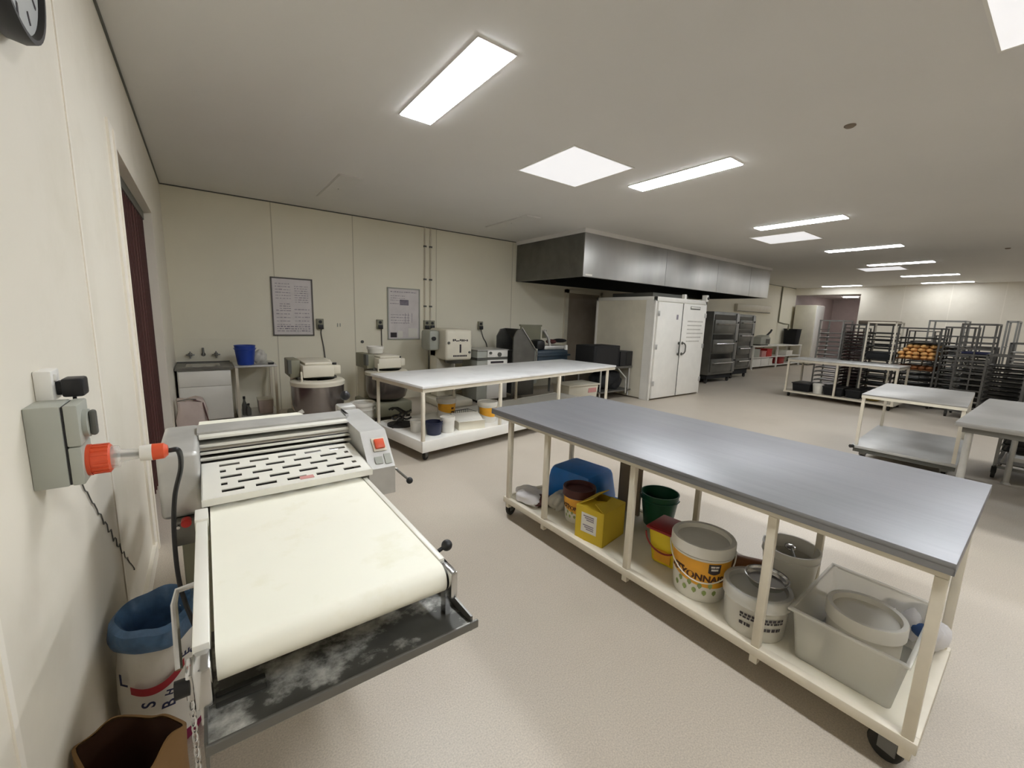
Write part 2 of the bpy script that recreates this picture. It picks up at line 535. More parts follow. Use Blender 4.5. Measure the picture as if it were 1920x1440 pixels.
# ------------------------------------------------------------------ left wall
ck = thing('wall_clock', 'round wall clock with black rim at the top left edge', 'clock', (WL, 1.62, 2.48))
b = MB()
b.lathe([(0.222, 0), (0.245, 0.012), (0.25, 0.04), (0.243, 0.062), (0.232, 0.062), (0.226, 0.05)], n=48)
b.b.transform(Matrix.Rotation(R(90), 4, 'Y'))
b.build('rim', M['black'], ck, True, True)
b = MB().lathe([(0, 0), (0.228, 0), (0.228, 0.05), (0, 0.05)], n=48)
b.b.transform(Matrix.Rotation(R(90), 4, 'Y'))
b.build('face', M['clockface'], ck, True, True)
b = MB()
for k in range(12):
    a = k*math.pi/6
    b.box(0.0505, 0.0515, -0.005, 0.005, 0.175, 0.205, mtx=Matrix.Rotation(a, 4, 'X'))
b.build('hour_mark', M['ink'], ck, False, True)
MB().box(0.052, 0.054, -0.008, 0.008, -0.03, 0.14, mtx=Matrix.Rotation(R(35), 4, 'X')).build('hour_hand', M['black'], ck, False, True)
MB().box(0.055, 0.057, -0.006, 0.006, -0.03, 0.17, mtx=Matrix.Rotation(R(-70), 4, 'X')).build('minute_hand', M['black'], ck, False, True)

po = thing('power_outlet', 'white surface power outlet above the grey switch box', 'power outlet', (WL, 1.585, 1.385))
MB().box(0, 0.034, -0.038, 0.038, -0.04, 0.04, bev=0.005).build('housing', M['white'], po, True, True)
MB().box(0.034, 0.039, -0.02, -0.004, 0.012, 0.03, bev=0.001).build('rocker_switch', M['white'], po, True, True)
pa = thing('plug_adaptor', 'black plug-in adaptor in the white outlet', 'adaptor', (WL+0.034, 1.585, 1.376))
MB().box(0, 0.015, -0.016, 0.016, -0.018, 0.018, bev=0.003).box(0.012, 0.055, -0.03, 0.03, -0.023, 0.026, bev=0.006).build('housing', M['black'], pa, True, True)
MB().tube([(0.03, 0, -0.022), (0.03, 0, -0.045)], 0.004).build('cable_stub', M['black'], pa, True, True)
wr = MB()
pts = []
for i in range(60):
    t = i/59
    y = 1.585 + 1.0*t**1.15 + 0.012*math.sin(i*1.9)*(0.2+t)
    z = 1.35 - 1.04*t + 0.012*math.cos(i*1.7)
    pts.append((WL+0.0035, y, z))
tag(wr.tube(pts, 0.0022, n=6).build('wire', M['dgrey'], None), 'thin kinked grey wire dangling down the left wall', 'wire')

sb = thing('switched_socket', 'grey industrial switched socket box on the left wall', 'switch box', (WL, 1.44, 1.145))
MB().box(0, 0.062, 0, 0.11, 0, 0.205, bev=0.004).build('base_box', M['grey'], sb, True, True)
MB().box(0.0625, 0.0655, 0.003, 0.107, 0.003, 0.202).build('gasket', M['black'], sb, False, True)
MB().box(0.066, 0.092, 0, 0.11, 0.10, 0.205, bev=0.004).build('switch_cover', M['grey'], sb, True, True)
MB().box(0.066, 0.090, 0, 0.11, 0, 0.098, bev=0.004).build('socket_cover', M['grey'], sb, True, True)
MB().cyl((0.092, 0.055, 0.148), (0.102, 0.055, 0.148), 0.036, n=28).build('switch_dial', M['grey'], sb, True, True)
MB().box(0.102, 0.116, 0.043, 0.067, 0.115, 0.181, bev=0.006).build('switch_handle', M['dgrey'], sb, True, True)
MB().cyl((0.088, 0.055, 0.048), (0.098, 0.055, 0.048), 0.041, n=28).build('socket_ring', M['orange'], sb, True, True)
pg = thing('industrial_plug', 'orange and clear three phase plug in the grey socket box', 'plug', (WL+0.098, 1.495, 1.193))
b = MB().lathe([(0.0, 0), (0.038, 0), (0.038, 0.034), (0.034, 0.038), (0.0, 0.038)], n=28)
for k in range(18):
    a = k*math.pi/9
    b.box(0.037, 0.0395, -0.003, 0.003, 0.002, 0.034, mtx=Matrix.Rotation(a, 4, 'Z'))
b.b.transform(Matrix.Rotation(R(90), 4, 'Y'))
b.build('collar', M['orange'], pg, True, True)
b = MB().lathe([(0, 0.038), (0.031, 0.038), (0.029, 0.052), (0.018, 0.056), (0.013, 0.094), (0.019, 0.096), (0, 0.096)], n=24)
b.b.transform(Matrix.Rotation(R(90), 4, 'Y'))
b.build('clear_body', M['clear'], pg, True, True)
MB().tube([(0.04, 0, 0.004), (0.1, 0, -0.002)], 0.006).build('wire_core', M['dgrey'], pg, True, True)
b = MB().lathe([(0, 0.094), (0.021, 0.094), (0.023, 0.12), (0, 0.12)], n=24)
b.b.transform(Matrix.Rotation(R(90), 4, 'Y'))
b.build('white_sleeve', M['pailw'], pg, True, True)
b = MB().lathe([(0, 0.12), (0.023, 0.12), (0.022, 0.145), (0.014, 0.154), (0, 0.156)], n=24)
b.b.transform(Matrix.Rotation(R(90), 4, 'Y'))
b.build('end_cap', M['orange'], pg, True, True)

def spline(P, n=10):
    P = [Vector(p) for p in P]
    P = [P[0]*2-P[1]] + P + [P[-1]*2-P[-2]]
    out = []
    for i in range(1, len(P)-2):
        for k in range(n):
            t = k/n
            a, b_, c, d = P[i-1], P[i], P[i+1], P[i+2]
            out.append(0.5*((2*b_)+(c-a)*t+(2*a-5*b_+4*c-d)*t*t+(3*b_-a-3*c+d)*t**3))
    out.append(P[-2])
    return out
tag(MB().tube(spline([(-0.107, 1.495, 1.192), (-0.085, 1.50, 1.185), (-0.09, 1.60, 1.10), (-0.115, 1.66, 0.99), (-0.128, 1.68, 0.85), (-0.125, 1.66, 0.68), (-0.095, 1.60, 0.56), (-0.07, 1.56, 0.52)]), 0.007, n=10).build('power_cable', M['black'], None), 'black power cable hanging from the orange plug to the dough sheeter', 'cable')
# ------------------------------------------------------------------ dough sheeter
sh = thing('dough_sheeter', 'floor standing dough sheeter with white conveyor belt and slotted white guard', 'dough sheeter', (0.235, 1.95, 0))
ZB = 0.90
# conveyor belt: loop round the end roller
def belt_loop(y0, y1, x0, x1, r, z):
    b = MB()
    prof = []
    for k in range(13):
        a = math.pi/2 + math.pi*k/12
        prof.append((y0 + r*math.cos(a), z - r + r*math.sin(a)))
    prof += [(y1, z-2*r), (y1, z)]
    # prof runs round the near end, back underneath and closes on top
    b.prism(prof, 'x', x0, x1)
    return b
belt_loop(0.985, 2.02, -0.028, 0.498, 0.040, ZB).build('conveyor_belt', M['belt'], sh)
b = MB().box(-0.066, -0.036, 0.98, 1.66, ZB-0.055, ZB+0.012, bev=0.003)
b.box(-0.069, -0.033, 1.60, 1.69, ZB-0.06, ZB+0.02, bev=0.003)
b.build('side_rail', M['guard'], sh)
MB().box(0.500, 0.518, 1.0, 1.72, ZB-0.06, ZB+0.003, bev=0.003).build('side_rail', M['guard'], sh)
# end arms carrying the tray
MB().box(0.502, 0.524, 0.93, 1.03, ZB-0.085, ZB-0.005, bev=0.006).box(0.504, 0.518, 0.965, 0.995, 0.745, ZB-0.05).build('end_bracket', M['chrome'], sh)
MB().box(-0.066, -0.036, 0.92, 1.03, ZB-0.09, ZB-0.002, bev=0.006).box(-0.060, -0.046, 0.955, 0.985, 0.745, ZB-0.06).box(-0.082, -0.064, 0.98, 1.04, ZB-0.11, ZB-0.05, bev=0.004).build('end_bracket', M['chrome'], sh)
MB().cyl((0.52, 1.045, ZB+0.0), (0.542, 1.045, ZB+0.008), 0.006, n=10).sph((0.548, 1.045, ZB+0.01), 0.017, n=16).build('tension_knob', M['black'], sh)
MB().cyl((-0.075, 0.985, ZB-0.075), (-0.10, 0.985, ZB-0.075), 0.018, n=16).build('tension_knob', M['black'], sh)
# left stay and chain
MB().tube([(-0.06, 1.30, ZB-0.03), (-0.105, 1.30, ZB-0.035), (-0.112, 1.28, ZB-0.06), (-0.105, 1.16, 0.74)], 0.008, n=8).build('stay_rod', M['chrome'], sh)
b = MB()
for k in range(14):
    z = 0.80 - k*0.02
    b.tube([(-0.078 + 0.004*math.cos(a), 1.03 + (0.004 if k % 2 else 0)*math.sin(a), z + 0.011*math.sin(a)) for a in [i*math.pi/4 for i in range(8)]], 0.0022, n=5, closed=True)
b.build('chain', M['chrome'], sh)
# flour tray under the belt end
b = MB().prism([(0.893, 0.752), (0.893, 0.738), (1.30, 0.70), (1.30, 0.714)], 'x', -0.050, 0.545)
b.build('flour_tray', M['floury'], sh, False)
b = MB().box(-0.054, 0.566, 0.884, 0.893, 0.733, 0.757, bev=0.003).box(-0.056, -0.050, 0.893, 1.30, 0.70, 0.76).box(0.545, 0.551, 0.893, 1.12, 0.725, 0.77)
b.build('tray_lip', M['darksteel'], sh, False)
b = MB()
for k in range(2):
    b.box(-0.036, 0.06, 0.985+0.035*k, 1.0+0.035*k, 0.7425-0.003*k, 0.7465-0.003*k, bev=0.002)
b.build('tray_slot', M['rubber'], sh, False)
# slotted guard in front of the rolls
def guard(x0, x1, y0, z0, y1, z1, rows=5):
    b = MB()
    W = x1-x0
    L = math.hypot(y1-y0, z1-z0)
    ang = math.atan2(z1-z0, y1-y0)
    mt = Matrix.Translation((x0, y0, z0)) @ Matrix.Rotation(ang, 4, 'X')
    t = 0.004
    sh_ = 0.026
    top = 0.035
    gap = (L - 2*top - rows*sh_)/(rows-1)
    y = 0
    b.box(0, W, 0, top, 0, t, mtx=mt)
    yy = top
    for r in range(rows):
        if r % 2 == 0:
            slots = [(0.06+k*0.106, 0.06+k*0.106+0.07) for k in range(5)]
        else:
            slots = [(0.06, 0.08)] + [(0.113+k*0.106, 0.113+k*0.106+0.07) for k in range(4)] + [(0.535, 0.553)]
        x = 0
        for (a, c) in slots:
            b.box(x, a, yy, yy+sh_, 0, t, mtx=mt)
            x = c
        b.box(x, W, yy, yy+sh_, 0, t, mtx=mt)
        yy += sh_
        hgt = gap if r < rows-1 else top
        b.box(0, W, yy, yy+hgt, 0, t, mtx=mt)
        yy += hgt
    b.box(0, W, -0.004, 0.002, -0.022, 0.004, mtx=mt)
    b.box(0, 0.004, 0, L, -0.02, 0.004, mtx=mt)
    b.box(W-0.004, W, 0, L, -0.02, 0.004, mtx=mt)
    return b
guard(-0.05, 0.54, 1.715, 0.935, 2.06, 0.958).build('slotted_guard', M['guard'], sh, False)
MB().prism([(1.74, 0.902), (2.10, 0.902), (2.10, 0.918), (1.80, 0.906)], 'x', -0.03, 0.50).build('slot_shade_plate', M['rubber'], sh, False)  # dark sheet added so the guard slots look dark inside
MB().box(0.265, 0.315, 1.735, 1.765, 0.9405, 0.9425, mtx=None).build('warning_label', M['pinkink'], sh, False)
# machine head: two side housings, rolls, bars
MB().box(-0.178, -0.052, 1.93, 2.40, 0.80, 1.055, bev=0.018, seg=3).build('side_housing', M['galv'], sh)
MB().box(-0.150, -0.055, 1.90, 2.36, 0.70, 0.80, bev=0.008).build('lower_housing', M['darksteel'], sh)
MB().cyl((-0.105, 1.90, 0.80), (-0.105, 1.87, 0.80), 0.016, n=20).build('stop_button', M['red'], sh)
MB().cyl((-0.13, 1.905, 0.785), (-0.13, 1.88, 0.785), 0.006, n=8).build('indicator_stud', M['chrome'], sh)
b = MB().prism([(1.80, 0.77), (1.80, 0.90), (1.93, 1.045), (2.36, 1.06), (2.36, 0.77)], 'x', 0.552, 0.672)
o = b.build('side_housing', M['chrome'], sh, False)
o['label'] = 'chromed right housing with sloping front'
o.data.materials[0] = M['galv']
# red switch on its sloping face
mt = Matrix.Translation((0.622, 1.875, 0.988)) @ Matrix.Rotation(R(48), 4, 'X')
MB().box(-0.03, 0.03, -0.034, 0.034, 0, 0.006, mtx=mt).build('switch_plate', M['cream'], sh, False)
MB().box(-0.022, 0.022, -0.024, 0.024, 0.006, 0.02, bev=0.004, mtx=mt).build('stop_switch', M['orange'], sh)
MB().box(-0.035, 0.0, -0.095, -0.06, 0.001, 0.003, mtx=mt).box(0.01, 0.04, -0.1, -0.05, 0.001, 0.003, mtx=mt).build('rating_plate', M['grey'], sh, False)
b = MB().tube([(0.672, 1.84, 0.87), (0.69, 1.83, 0.87), (0.695, 1.82, 0.862), (0.735, 1.80, 0.82)], 0.006, n=8)
b.build('adjusting_lever', M['darksteel'], sh)
MB().sph((0.741, 1.797, 0.813), 0.016).build('lever_ball', M['black'], sh)
MB().cyl((-0.052, 2.17, 0.995), (0.552, 2.17, 0.995), 0.046, n=28).build('upper_roll', M['chrome'], sh)
MB().cyl((-0.052, 2.17, 0.895), (0.552, 2.17, 0.895), 0.046, n=28).build('lower_roll', M['chrome'], sh)
b = MB()
for (y, z, w, t) in ((2.085, 0.972, 0.02, 0.010), (2.105, 0.992, 0.016, 0.01), (2.12, 1.02, 0.018, 0.012), (2.15, 1.052, 0.05, 0.012)):
    b.box(-0.052, 0.552, y-w/2, y+w/2, z-t/2, z+t/2, bev=0.003)
b.build('scraper_bar', M['guard'], sh)
MB().prism([(2.185, 1.052), (2.185, 1.064), (2.30, 1.072), (2.34, 1.05), (2.34, 1.038), (2.30, 1.058)], 'x', -0.058, 0.558).build('roll_cover', M['galv'], sh, False)
MB().prism([(2.34, 1.045), (2.34, 1.055), (2.60, 1.02), (2.60, 1.01)], 'x', -0.055, 0.40).build('rear_guard', M['belt'], sh, False)
MB().tube([(0.40, 2.58, 1.015), (0.425, 2.58, 1.03)], 0.012).build('rear_knob', M['chrome'], sh)
belt_loop(2.34, 3.05, -0.028, 0.498, 0.045, 0.90).build('rear_belt', M['belt'], sh)
MB().box(-0.05, -0.03, 2.36, 3.0, 0.84, 0.91).box(0.50, 0.52, 2.36, 3.0, 0.84, 0.91).build('rear_side_rail', M['guard'], sh, False)
MB().box(0.57, 0.66, 2.36, 2.46, 0.94, 1.08, bev=0.01).build('motor_box', M['galv'], sh)
MB().sph((0.63, 2.47, 1.12), 0.028).build('motor_knob', M['black'], sh)
MB().box(0.56, 0.575, 2.2, 2.36, 1.06, 1.075).build('top_bracket', M['chrome'], sh, False)
# pedestal
MB().box(-0.13, 0.62, 1.97, 2.36, 0.06, 0.76, bev=0.01).build('pedestal', M['olive'], sh)
for x in (-0.09, 0.58):
    for y in (2.0, 2.33):
        MB().cyl((x, y, 0), (x, y, 0.06), 0.03, 0.022, n=14).build('foot', M['rubber'], sh)

# ------------------------------------------------------------------ sacks by the wall
def sack(root, cx, cy, prof, sx, sy, m, name='sack_body', seed=0, n=40, amp=0.03):
    rnd = random.Random(seed)
    ph = [rnd.uniform(0, 6.28) for _ in range(6)]
    def wob(a, z):
        return 1 + amp*(math.sin(3*a+ph[0]+z*7) + 0.6*math.sin(5*a+ph[1]-z*11) + 0.5*math.sin(7*a+ph[2]+z*16))
    b = MB().lathe(prof, (cx, cy, 0), n=n, sx=sx, sy=sy, wob=wob)
    return b.build(name, m, root)
sk = thing('flour_sack', 'white paper flour sack with blue liner, red stripe and navy letters', 'flour sack', (-0.215, 1.86, 0))
CX, CY = -0.215, 1.86
sack(sk, CX, CY, [(0, 0.0), (0.105, 0.0), (0.118, 0.03), (0.120, 0.062)], 1.0, 1.25, M['magenta'], 'printed_base', 1)
sack(sk, CX, CY, [(0.121, 0.060), (0.122, 0.22), (0.118, 0.33), (0.108, 0.42), (0.098, 0.455), (0.100, 0.458), (0.092, 0.44), (0.09, 0.30), (0, 0.28)], 1.0, 1.25, M['sackp'], 'sack_body', 1)
sack(sk, CX, CY, [(0.104, 0.425), (0.118, 0.43), (0.126, 0.455), (0.122, 0.495), (0.106, 0.51), (0.092, 0.49), (0.084, 0.42), (0.078, 0.33), (0, 0.31)], 1.0, 1.25, M['liner'], 'blue_liner', 4, amp=0.05)
def on_sack(z0, ang0, off=0.004, rot=0.0):
    cr, sr = math.cos(rot), math.sin(rot)
    def f(x, y, d):
        x, y = x*cr - y*sr, x*sr + y*cr
        a = ang0 + x/0.125
        r = 0.1285 + off + d
        return Vector((r*math.cos(a), r*1.25*math.sin(a), z0 + y))
    return f
b = MB()
band(b, 0, 0, lambda z: 0.131, R(-122), R(-55), 0.20, 0.222, off=0.001, zf=lambda t: (0.298 - 0.03*math.sin(t*2.2) + 0.06*t*t, 0.327 - 0.03*math.sin(t*2.2) + 0.06*t*t))
for v in b.b.verts:
    v.co.y *= 1.25
b.build('red_stripe', M['stripe'], sk, True, True)
for (ch, ang, z, s, rot) in (('S', -101, 0.25, 0.05, 1.5), ('B', -78, 0.225, 0.05, 1.4), ('H', -76, 0.268, 0.03, 1.2), ('L', -132, 0.345, 0.06, 0.0), ('L', -108, 0.3, 0.0001, 0), ('E', -52, 0.375, 0.04, 1.5), ('S', -38, 0.365, 0.04, 1.5)):
    if s > 0.01:
        put_text('printed_letter', ch, s, M['navy'], sk, on_sack(z, R(ang), rot=rot), depth=0.0006, bold=0.0008)

bb = thing('paper_bag', 'open brown paper bag in the bottom left corner by the wall', 'paper bag', (-0.238, 1.37, 0), R(-52))
def bagshape(root, cx, cy, hx, hy, h, m, min_, name):
    rnd = random.Random(5)
    def ring(sx, sy, z, n=48, dz=None):
        out = []
        for k in range(n):
            a = 2*math.pi*k/n
            ca, sa = math.cos(a), math.sin(a)
            p = 4.0
            rr = (abs(ca)**p + abs(sa)**p)**(-1/p)
            out.append(Vector((cx + sx*rr*ca*(1+0.03*math.sin(3*a+z*9)), cy + sy*rr*sa*(1+0.025*math.sin(5*a+z*8)), z + (dz(a) if dz else 0))))
        return out
    def skin(rings, cap=True):
        b = MB()
        vr = [[b.b.verts.new(p) for p in r] for r in rings]
        n = len(vr[0])
        for A, B in zip(vr, vr[1:]):
            for k in range(n):
                b.b.faces.new((A[k], A[(k+1) % n], B[(k+1) % n], B[k]))
        if cap:
            b.b.faces.new(vr[0][::-1])
        return b, vr
    dz = lambda a: 0.02*math.sin(2*a+0.7) + 0.012*math.sin(5*a)
    outer = [ring(hx*0.96, hy*0.96, 0.0), ring(hx, hy, 0.05), ring(hx*1.02, hy*1.02, h*0.45), ring(hx*0.98, hy, h*0.8), ring(hx, hy*1.02, h, dz=dz), ring(hx-0.006, hy-0.006, h+0.001, dz=dz)]
    b, vr = skin(outer)
    b.build(name, m, root, True, True)
    inner = [ring(hx*0.9, hy*0.9, h*0.30), ring(hx*0.93, hy*0.94, h*0.6), ring(hx-0.007, hy-0.007, h-0.004, dz=dz)]
    b, vr = skin(inner)
    b.build('bag_lining', min_, root, True, True)
bagshape(bb, 0, 0, 0.115, 0.088, 0.42, M['kraft'], M['kraftin'], 'bag_body')
# ------------------------------------------------------------------ work benches
def caster(root, x, y, top, r=0.05, local=True, rot=0.0):
    mt = Matrix.Translation((x, y, 0)) @ Matrix.Rotation(rot, 4, 'Z')
    b = MB()
    b.box(-0.04, 0.04, -0.03, 0.03, top-0.008, top)
    b.box(-0.028, 0.028, -0.024, -0.019, r-0.01, top-0.008)
    b.box(-0.028, 0.028, 0.019, 0.024, r-0.01, top-0.008)
    b.b.transform(mt)
    c = b.build('caster', M['darksteel'], root, False, True)
    w = MB().lathe([(0, -0.016), (r*0.9, -0.016), (r, -0.01), (r, 0.01), (r*0.9, 0.016), (0, 0.016)], n=20)
    w.b.transform(mt @ Matrix.Translation((0.012, 0, r)) @ Matrix.Rotation(R(90), 4, 'X'))
    w.build('wheel', M['rubber'], c, True, True)
    return c

b1 = thing('work_bench', 'long grey steel topped work bench on casters, nearest the camera', 'work bench', (1.903, 0.137, 0), 0.0194)
MB().box(-0.022, 1.15, -0.01, 2.60, 0.845, 0.868, bev=0.003).box(-0.022, -0.016, -0.01, 2.60, 0.825, 0.85).box(-0.022, 1.15, -0.01, -0.004, 0.825, 0.85).build('tabletop', M['steel'], b1, True, True)
MB().box(-0.004, 0.024, 0.0, 2.58, 0.800, 0.845).box(0.70, 0.73, 0.0, 2.58, 0.800, 0.845).box(0.0, 1.12, 0.004, 0.032, 0.800, 0.845).box(0.0, 1.12, 2.55, 2.58, 0.80, 0.845).build('top_frame', M['creampaint'], b1, False, True)
for y in (0.0, 0.505, 1.215, 1.935, 2.355):
    MB().box(-0.008, 0.026, y, y+0.034, 0.10, 0.80, bev=0.003).build('leg', M['creampaint'], b1, True, True)
for y in (0.0, 0.505, 1.195, 2.375):
    MB().box(0.70, 0.732, y, y+0.032, 0.10, 0.80, bev=0.003).build('leg', M['creampaint'], b1, True, True)
b = MB().box(0.026, 0.70, 0.0, 2.40, 0.160, 0.175)
b.build('shelf', M['cream'], b1, False, True)
MB().box(-0.012, 0.03, -0.012, 2.42, 0.135, 0.180, bev=0.004).box(0.695, 0.735, -0.012, 2.42, 0.135, 0.180, bev=0.004).box(0.03, 0.695, -0.012, 0.03, 0.135, 0.180, bev=0.004).box(0.03, 0.695, 2.385, 2.42, 0.135, 0.180, bev=0.004).build('shelf_frame', M['creampaint'], b1, True, True)
for x in (0.06, 0.66):
    for y in (0.06, 2.42):
        caster(b1, x, y, 0.135, 0.055, rot=R(20 if y > 1 else 75))
ZS = 0.175
b2 = thing('work_bench', 'white topped work bench on a deep cream plinth in the middle distance', 'work bench', (1.81, 4.02, 0), R(8.8))
MB().box(0, 3.85, 0, 1.17, 0.818, 0.846, bev=0.003).build('tabletop', mat('worn white steel top', 'ebebea', rough=0.36, metal=0.1, var=0.03, vs=3, dirt='d8d7d6', dirt_scale=2.5, dirt_lo=0.5, dirt_hi=0.75), b2, True, True)
MB().box(0.01, 3.84, 0.012, 0.04, 0.775, 0.818).box(0.01, 3.84, 1.12, 1.15, 0.775, 0.818).box(0.01, 0.04, 0.04, 1.12, 0.775, 0.818).box(3.81, 3.84, 0.04, 1.12, 0.775, 0.818).build('top_frame', M['creampaint'], b2, False, True)
for x in (0.0, 1.14, 2.32, 3.60):
    MB().box(x, x+0.034, 0.004, 0.038, 0.12, 0.778, bev=0.003).build('leg', M['creampaint'], b2, True, True)
for x in (0.03, 1.2, 2.5, 3.6):
    MB().box(x, x+0.032, 1.05, 1.082, 0.12, 0.778, bev=0.003).build('leg', M['creampaint'], b2, True, True)
MB().box(0.0, 3.64, 0.0, 1.10, 0.215, 0.235).build('shelf', M['white'], b2, False, True)
MB().box(-0.006, 3.65, -0.006, 0.024, 0.115, 0.24, bev=0.003).box(-0.006, 3.65, 1.08, 1.11, 0.115, 0.24, bev=0.003).box(-0.006, 0.024, 0.024, 1.08, 0.115, 0.24, bev=0.003).box(3.62, 3.65, 0.024, 1.08, 0.115, 0.24, bev=0.003).build('plinth', M['white'], b2, True, True)
for x in (0.08, 3.55):
    for y in (0.08, 1.0):
        caster(b2, x, y, 0.115, 0.048, rot=R(30))
ZS2 = 0.235

# ------------------------------------------------------------------ pails and tubs
def pail(name, label, cat, x, y, z, r0, r1, h, mbody, lid=None, mlid=None, group=None, handle=None, rz=0.0, n=40, open_=False, inner=None, hfall=1):
    t = thing(name, label, cat, (x, y, z), rz, group)
    prof = [(0, 0.0), (r0*0.97, 0.0), (r0, 0.006), (r1*0.985, h*0.80), (r1*1.03, h*0.805), (r1*1.03, h*0.83), (r1*0.99, h*0.835), (r1, h*0.97), (r1*1.035, h*0.975), (r1*1.035, h), (r1*0.97, h), (r1*0.955, h*0.95), (r0*0.94, 0.012 if open_ else h*0.85), (0, 0.012 if open_ else h*0.85)]
    MB().lathe(prof, n=n).build('body', mbody, t, True, True)
    if lid:
        b = MB()
        if lid == 'flat':
            b.lathe([(0, h+0.001), (r1*0.90, h+0.001), (r1*0.93, h+0.012), (r1*1.05, h+0.014), (r1*1.06, h+0.006), (r1*1.06, h-0.028), (r1*1.045, h-0.028), (r1*1.045, h-0.001), (0, h-0.001)], n=n)
        elif lid == 'recess':
            b.lathe([(0, h-0.012), (r1*0.86, h-0.012), (r1*0.90, h+0.010), (r1*1.03, h+0.012), (r1*1.055, h+0.004), (r1*1.055, h-0.045), (r1*1.04, h-0.045), (r1*1.04, h-0.002), (r1*0.88, h-0.004), (r1*0.86, h-0.018), (0, h-0.018)], n=n)
        b.build('lid', mlid, t, True, True)
    if inner:
        MB().lathe([(0, h*0.7), (r1*0.93, h*0.7), (r1*0.93, h*0.71), (0, h*0.71)], n=24).build('contents', inner, t, True, True)
    if handle:
        pts = []
        for k in range(21):
            a = -math.pi/2 + math.pi*k/20
            pts.append((r1*1.07*math.sin(a), -r1*1.07*math.cos(a)*0.94 if hfall else 0.02, h*0.86 - (r1*0.9*math.cos(a)*hfall)))
        MB().tube(pts, 0.0035, n=6).build('handle', handle, t, True, True)
    return t

def mayo(label, x, y, z, r0, r1, h, mlid, rz, lidtype, group=None, full=True, handle=None):
    t = pail('mayonnaise_pail', label, 'pail', x, y, z, r0, r1, h, M['pailw'], lidtype, mlid, group, handle, rz)
    rf = lambda zz: r0 + (r1*0.985-r0)*zz/(h*0.80)
    a0, a1 = R(-90-78), R(-90+78)
    b = MB()
    band(b, 0, 0, rf, a0, a1, 0, 0, off=0.0012, zf=lambda u: (h*0.40 + h*0.10*math.sin(u*math.pi*1.0+2.6), h*0.785))
    b.build('amber_label', M['amber'], t, True, True)
    if full:
        put_text('brand_lettering', 'MAYONNAISE', h*0.165, M['brownink'], t, wrap(0, 0, rf, R(-99), h*0.48, rot=R(-3)), depth=0.0008, bold=0.0022)
        b = MB()
        band(b, 0, 0, rf, R(-150), R(-126), h*0.56, h*0.60, off=0.002, n=8)
        b.build('small_lettering', M['brownink'], t, True, True)
        b = MB()
        band(b, 0, 0, rf, R(-80), R(-56), h*0.60, h*0.77, off=0.002, n=10, zf=lambda u: (h*0.60 - h*0.035*math.sin(u*math.pi), h*0.765))
        bd = b.build('badge', M['ink'], t, True, True)
        b = MB()
        for (aa, ab, za, zb) in ((-76, -68, .70, .735), (-67, -60, .70, .735), (-75, -61, .645, .68)):
            band(b, 0, 0, rf, R(aa), R(ab), h*za, h*zb, off=0.0032, n=5, nz=2)
        b.build('badge_lettering', M['pailw'], bd, True, True)
        b = MB()
        rnd = random.Random(3)
        for k in range(9):
            a = R(-150 + k*10.5)
            zc = h*(0.16 + 0.12*(k % 2) + 0.03*rnd.random())
            band(b, 0, 0, rf, a, a+R(9), zc, zc+h*0.085, off=0.0016, n=5, nz=2, zf=lambda u, zc=zc: (zc + h*0.02*math.cos(u*6), zc+h*(0.06+0.03*math.sin(u*math.pi))))
        b.build('food_picture', M['leaf'], t, True, True)
    else:
        b = MB()
        band(b, 0, 0, rf, R(-75), R(-55), h*0.5, h*0.6, off=0.002, n=8)
        b.build('badge', M['brownink'], t, True, True)
    return t
SG = 'pails on the near bench shelf'
mayo('mayonnaise pail with dark maroon lid, beside the yellow box', 2.09, 1.965, ZS, 0.092, 0.112, 0.235, M['maroon'], R(-48), 'recess')
mayo('large mayonnaise pail with white lid rim, largest amber label', 2.075, 1.035, ZS, 0.128, 0.15, 0.30, M['pailw'], R(-58), 'recess', handle=M['pailw'])

# yellow carton with open flaps
yb = thing('carton', 'yellow cardboard carton with white label and torn open flaps', 'carton', (2.045, 1.72, ZS), R(10))
b = MB()
hx, hy, hh = 0.135, 0.105, 0.225
b.box(-hx, hx, -hy, hy, 0, 0.006)
for (x0, x1, y0, y1) in ((-hx, -hx+0.005, -hy, hy), (hx-0.005, hx, -hy, hy), (-hx, hx, -hy, -hy+0.005), (-hx, hx, hy-0.005, hy)):
    b.box(x0, x1, y0, y1, 0, hh)
b.build('carton_body', M['yellow'], yb, False, True)
b = MB()
b.prism([(-hy, 0), (hy, 0), (hy*0.6, 0.12), (0.1*hy, 0.10), (-hy*0.5, 0.13)], 'x', -0.002, 0.002)
b.b.transform(Matrix.Translation((-hx+0.002, 0, hh)) @ Matrix.Rotation(R(78), 4, 'Y'))
b.build('flap', M['yellow'], yb, False, True)
b = MB().prism([(-hx, 0), (hx, 0), (hx*0.5, 0.075), (-0.2*hx, 0.06), (-hx*0.9, 0.085)], 'y', -0.002, 0.002)
b.b.transform(Matrix.Translation((0, -hy+0.002, hh)) @ Matrix.Rotation(R(-62), 4, 'X'))
b.build('flap', M['yellow'], yb, False, True)
b = MB().prism([(-hx, 0), (hx, 0), (hx*0.8, 0.11), (0.1*hx, 0.09), (-hx*0.7, 0.12)], 'y', -0.002, 0.002)
b.b.transform(Matrix.Translation((0, hy-0.002, hh)) @ Matrix.Rotation(R(58), 4, 'X'))
b.build('flap', M['yellow'], yb, False, True)
MB().box(-hx-0.0015, -hx, -0.055, 0.06, 0.06, 0.19).build('paper_label', M['pailw'], yb, False, True)
b = MB()
for k, z in enumerate((0.168, 0.155, 0.142, 0.105, 0.092, 0.079)):
    b.box(-hx-0.0025, -hx-0.001, -0.035, 0.045-0.012*(k % 3), z, z+0.007)
b.build('label_lettering', M['greyink'], yb, False, True)

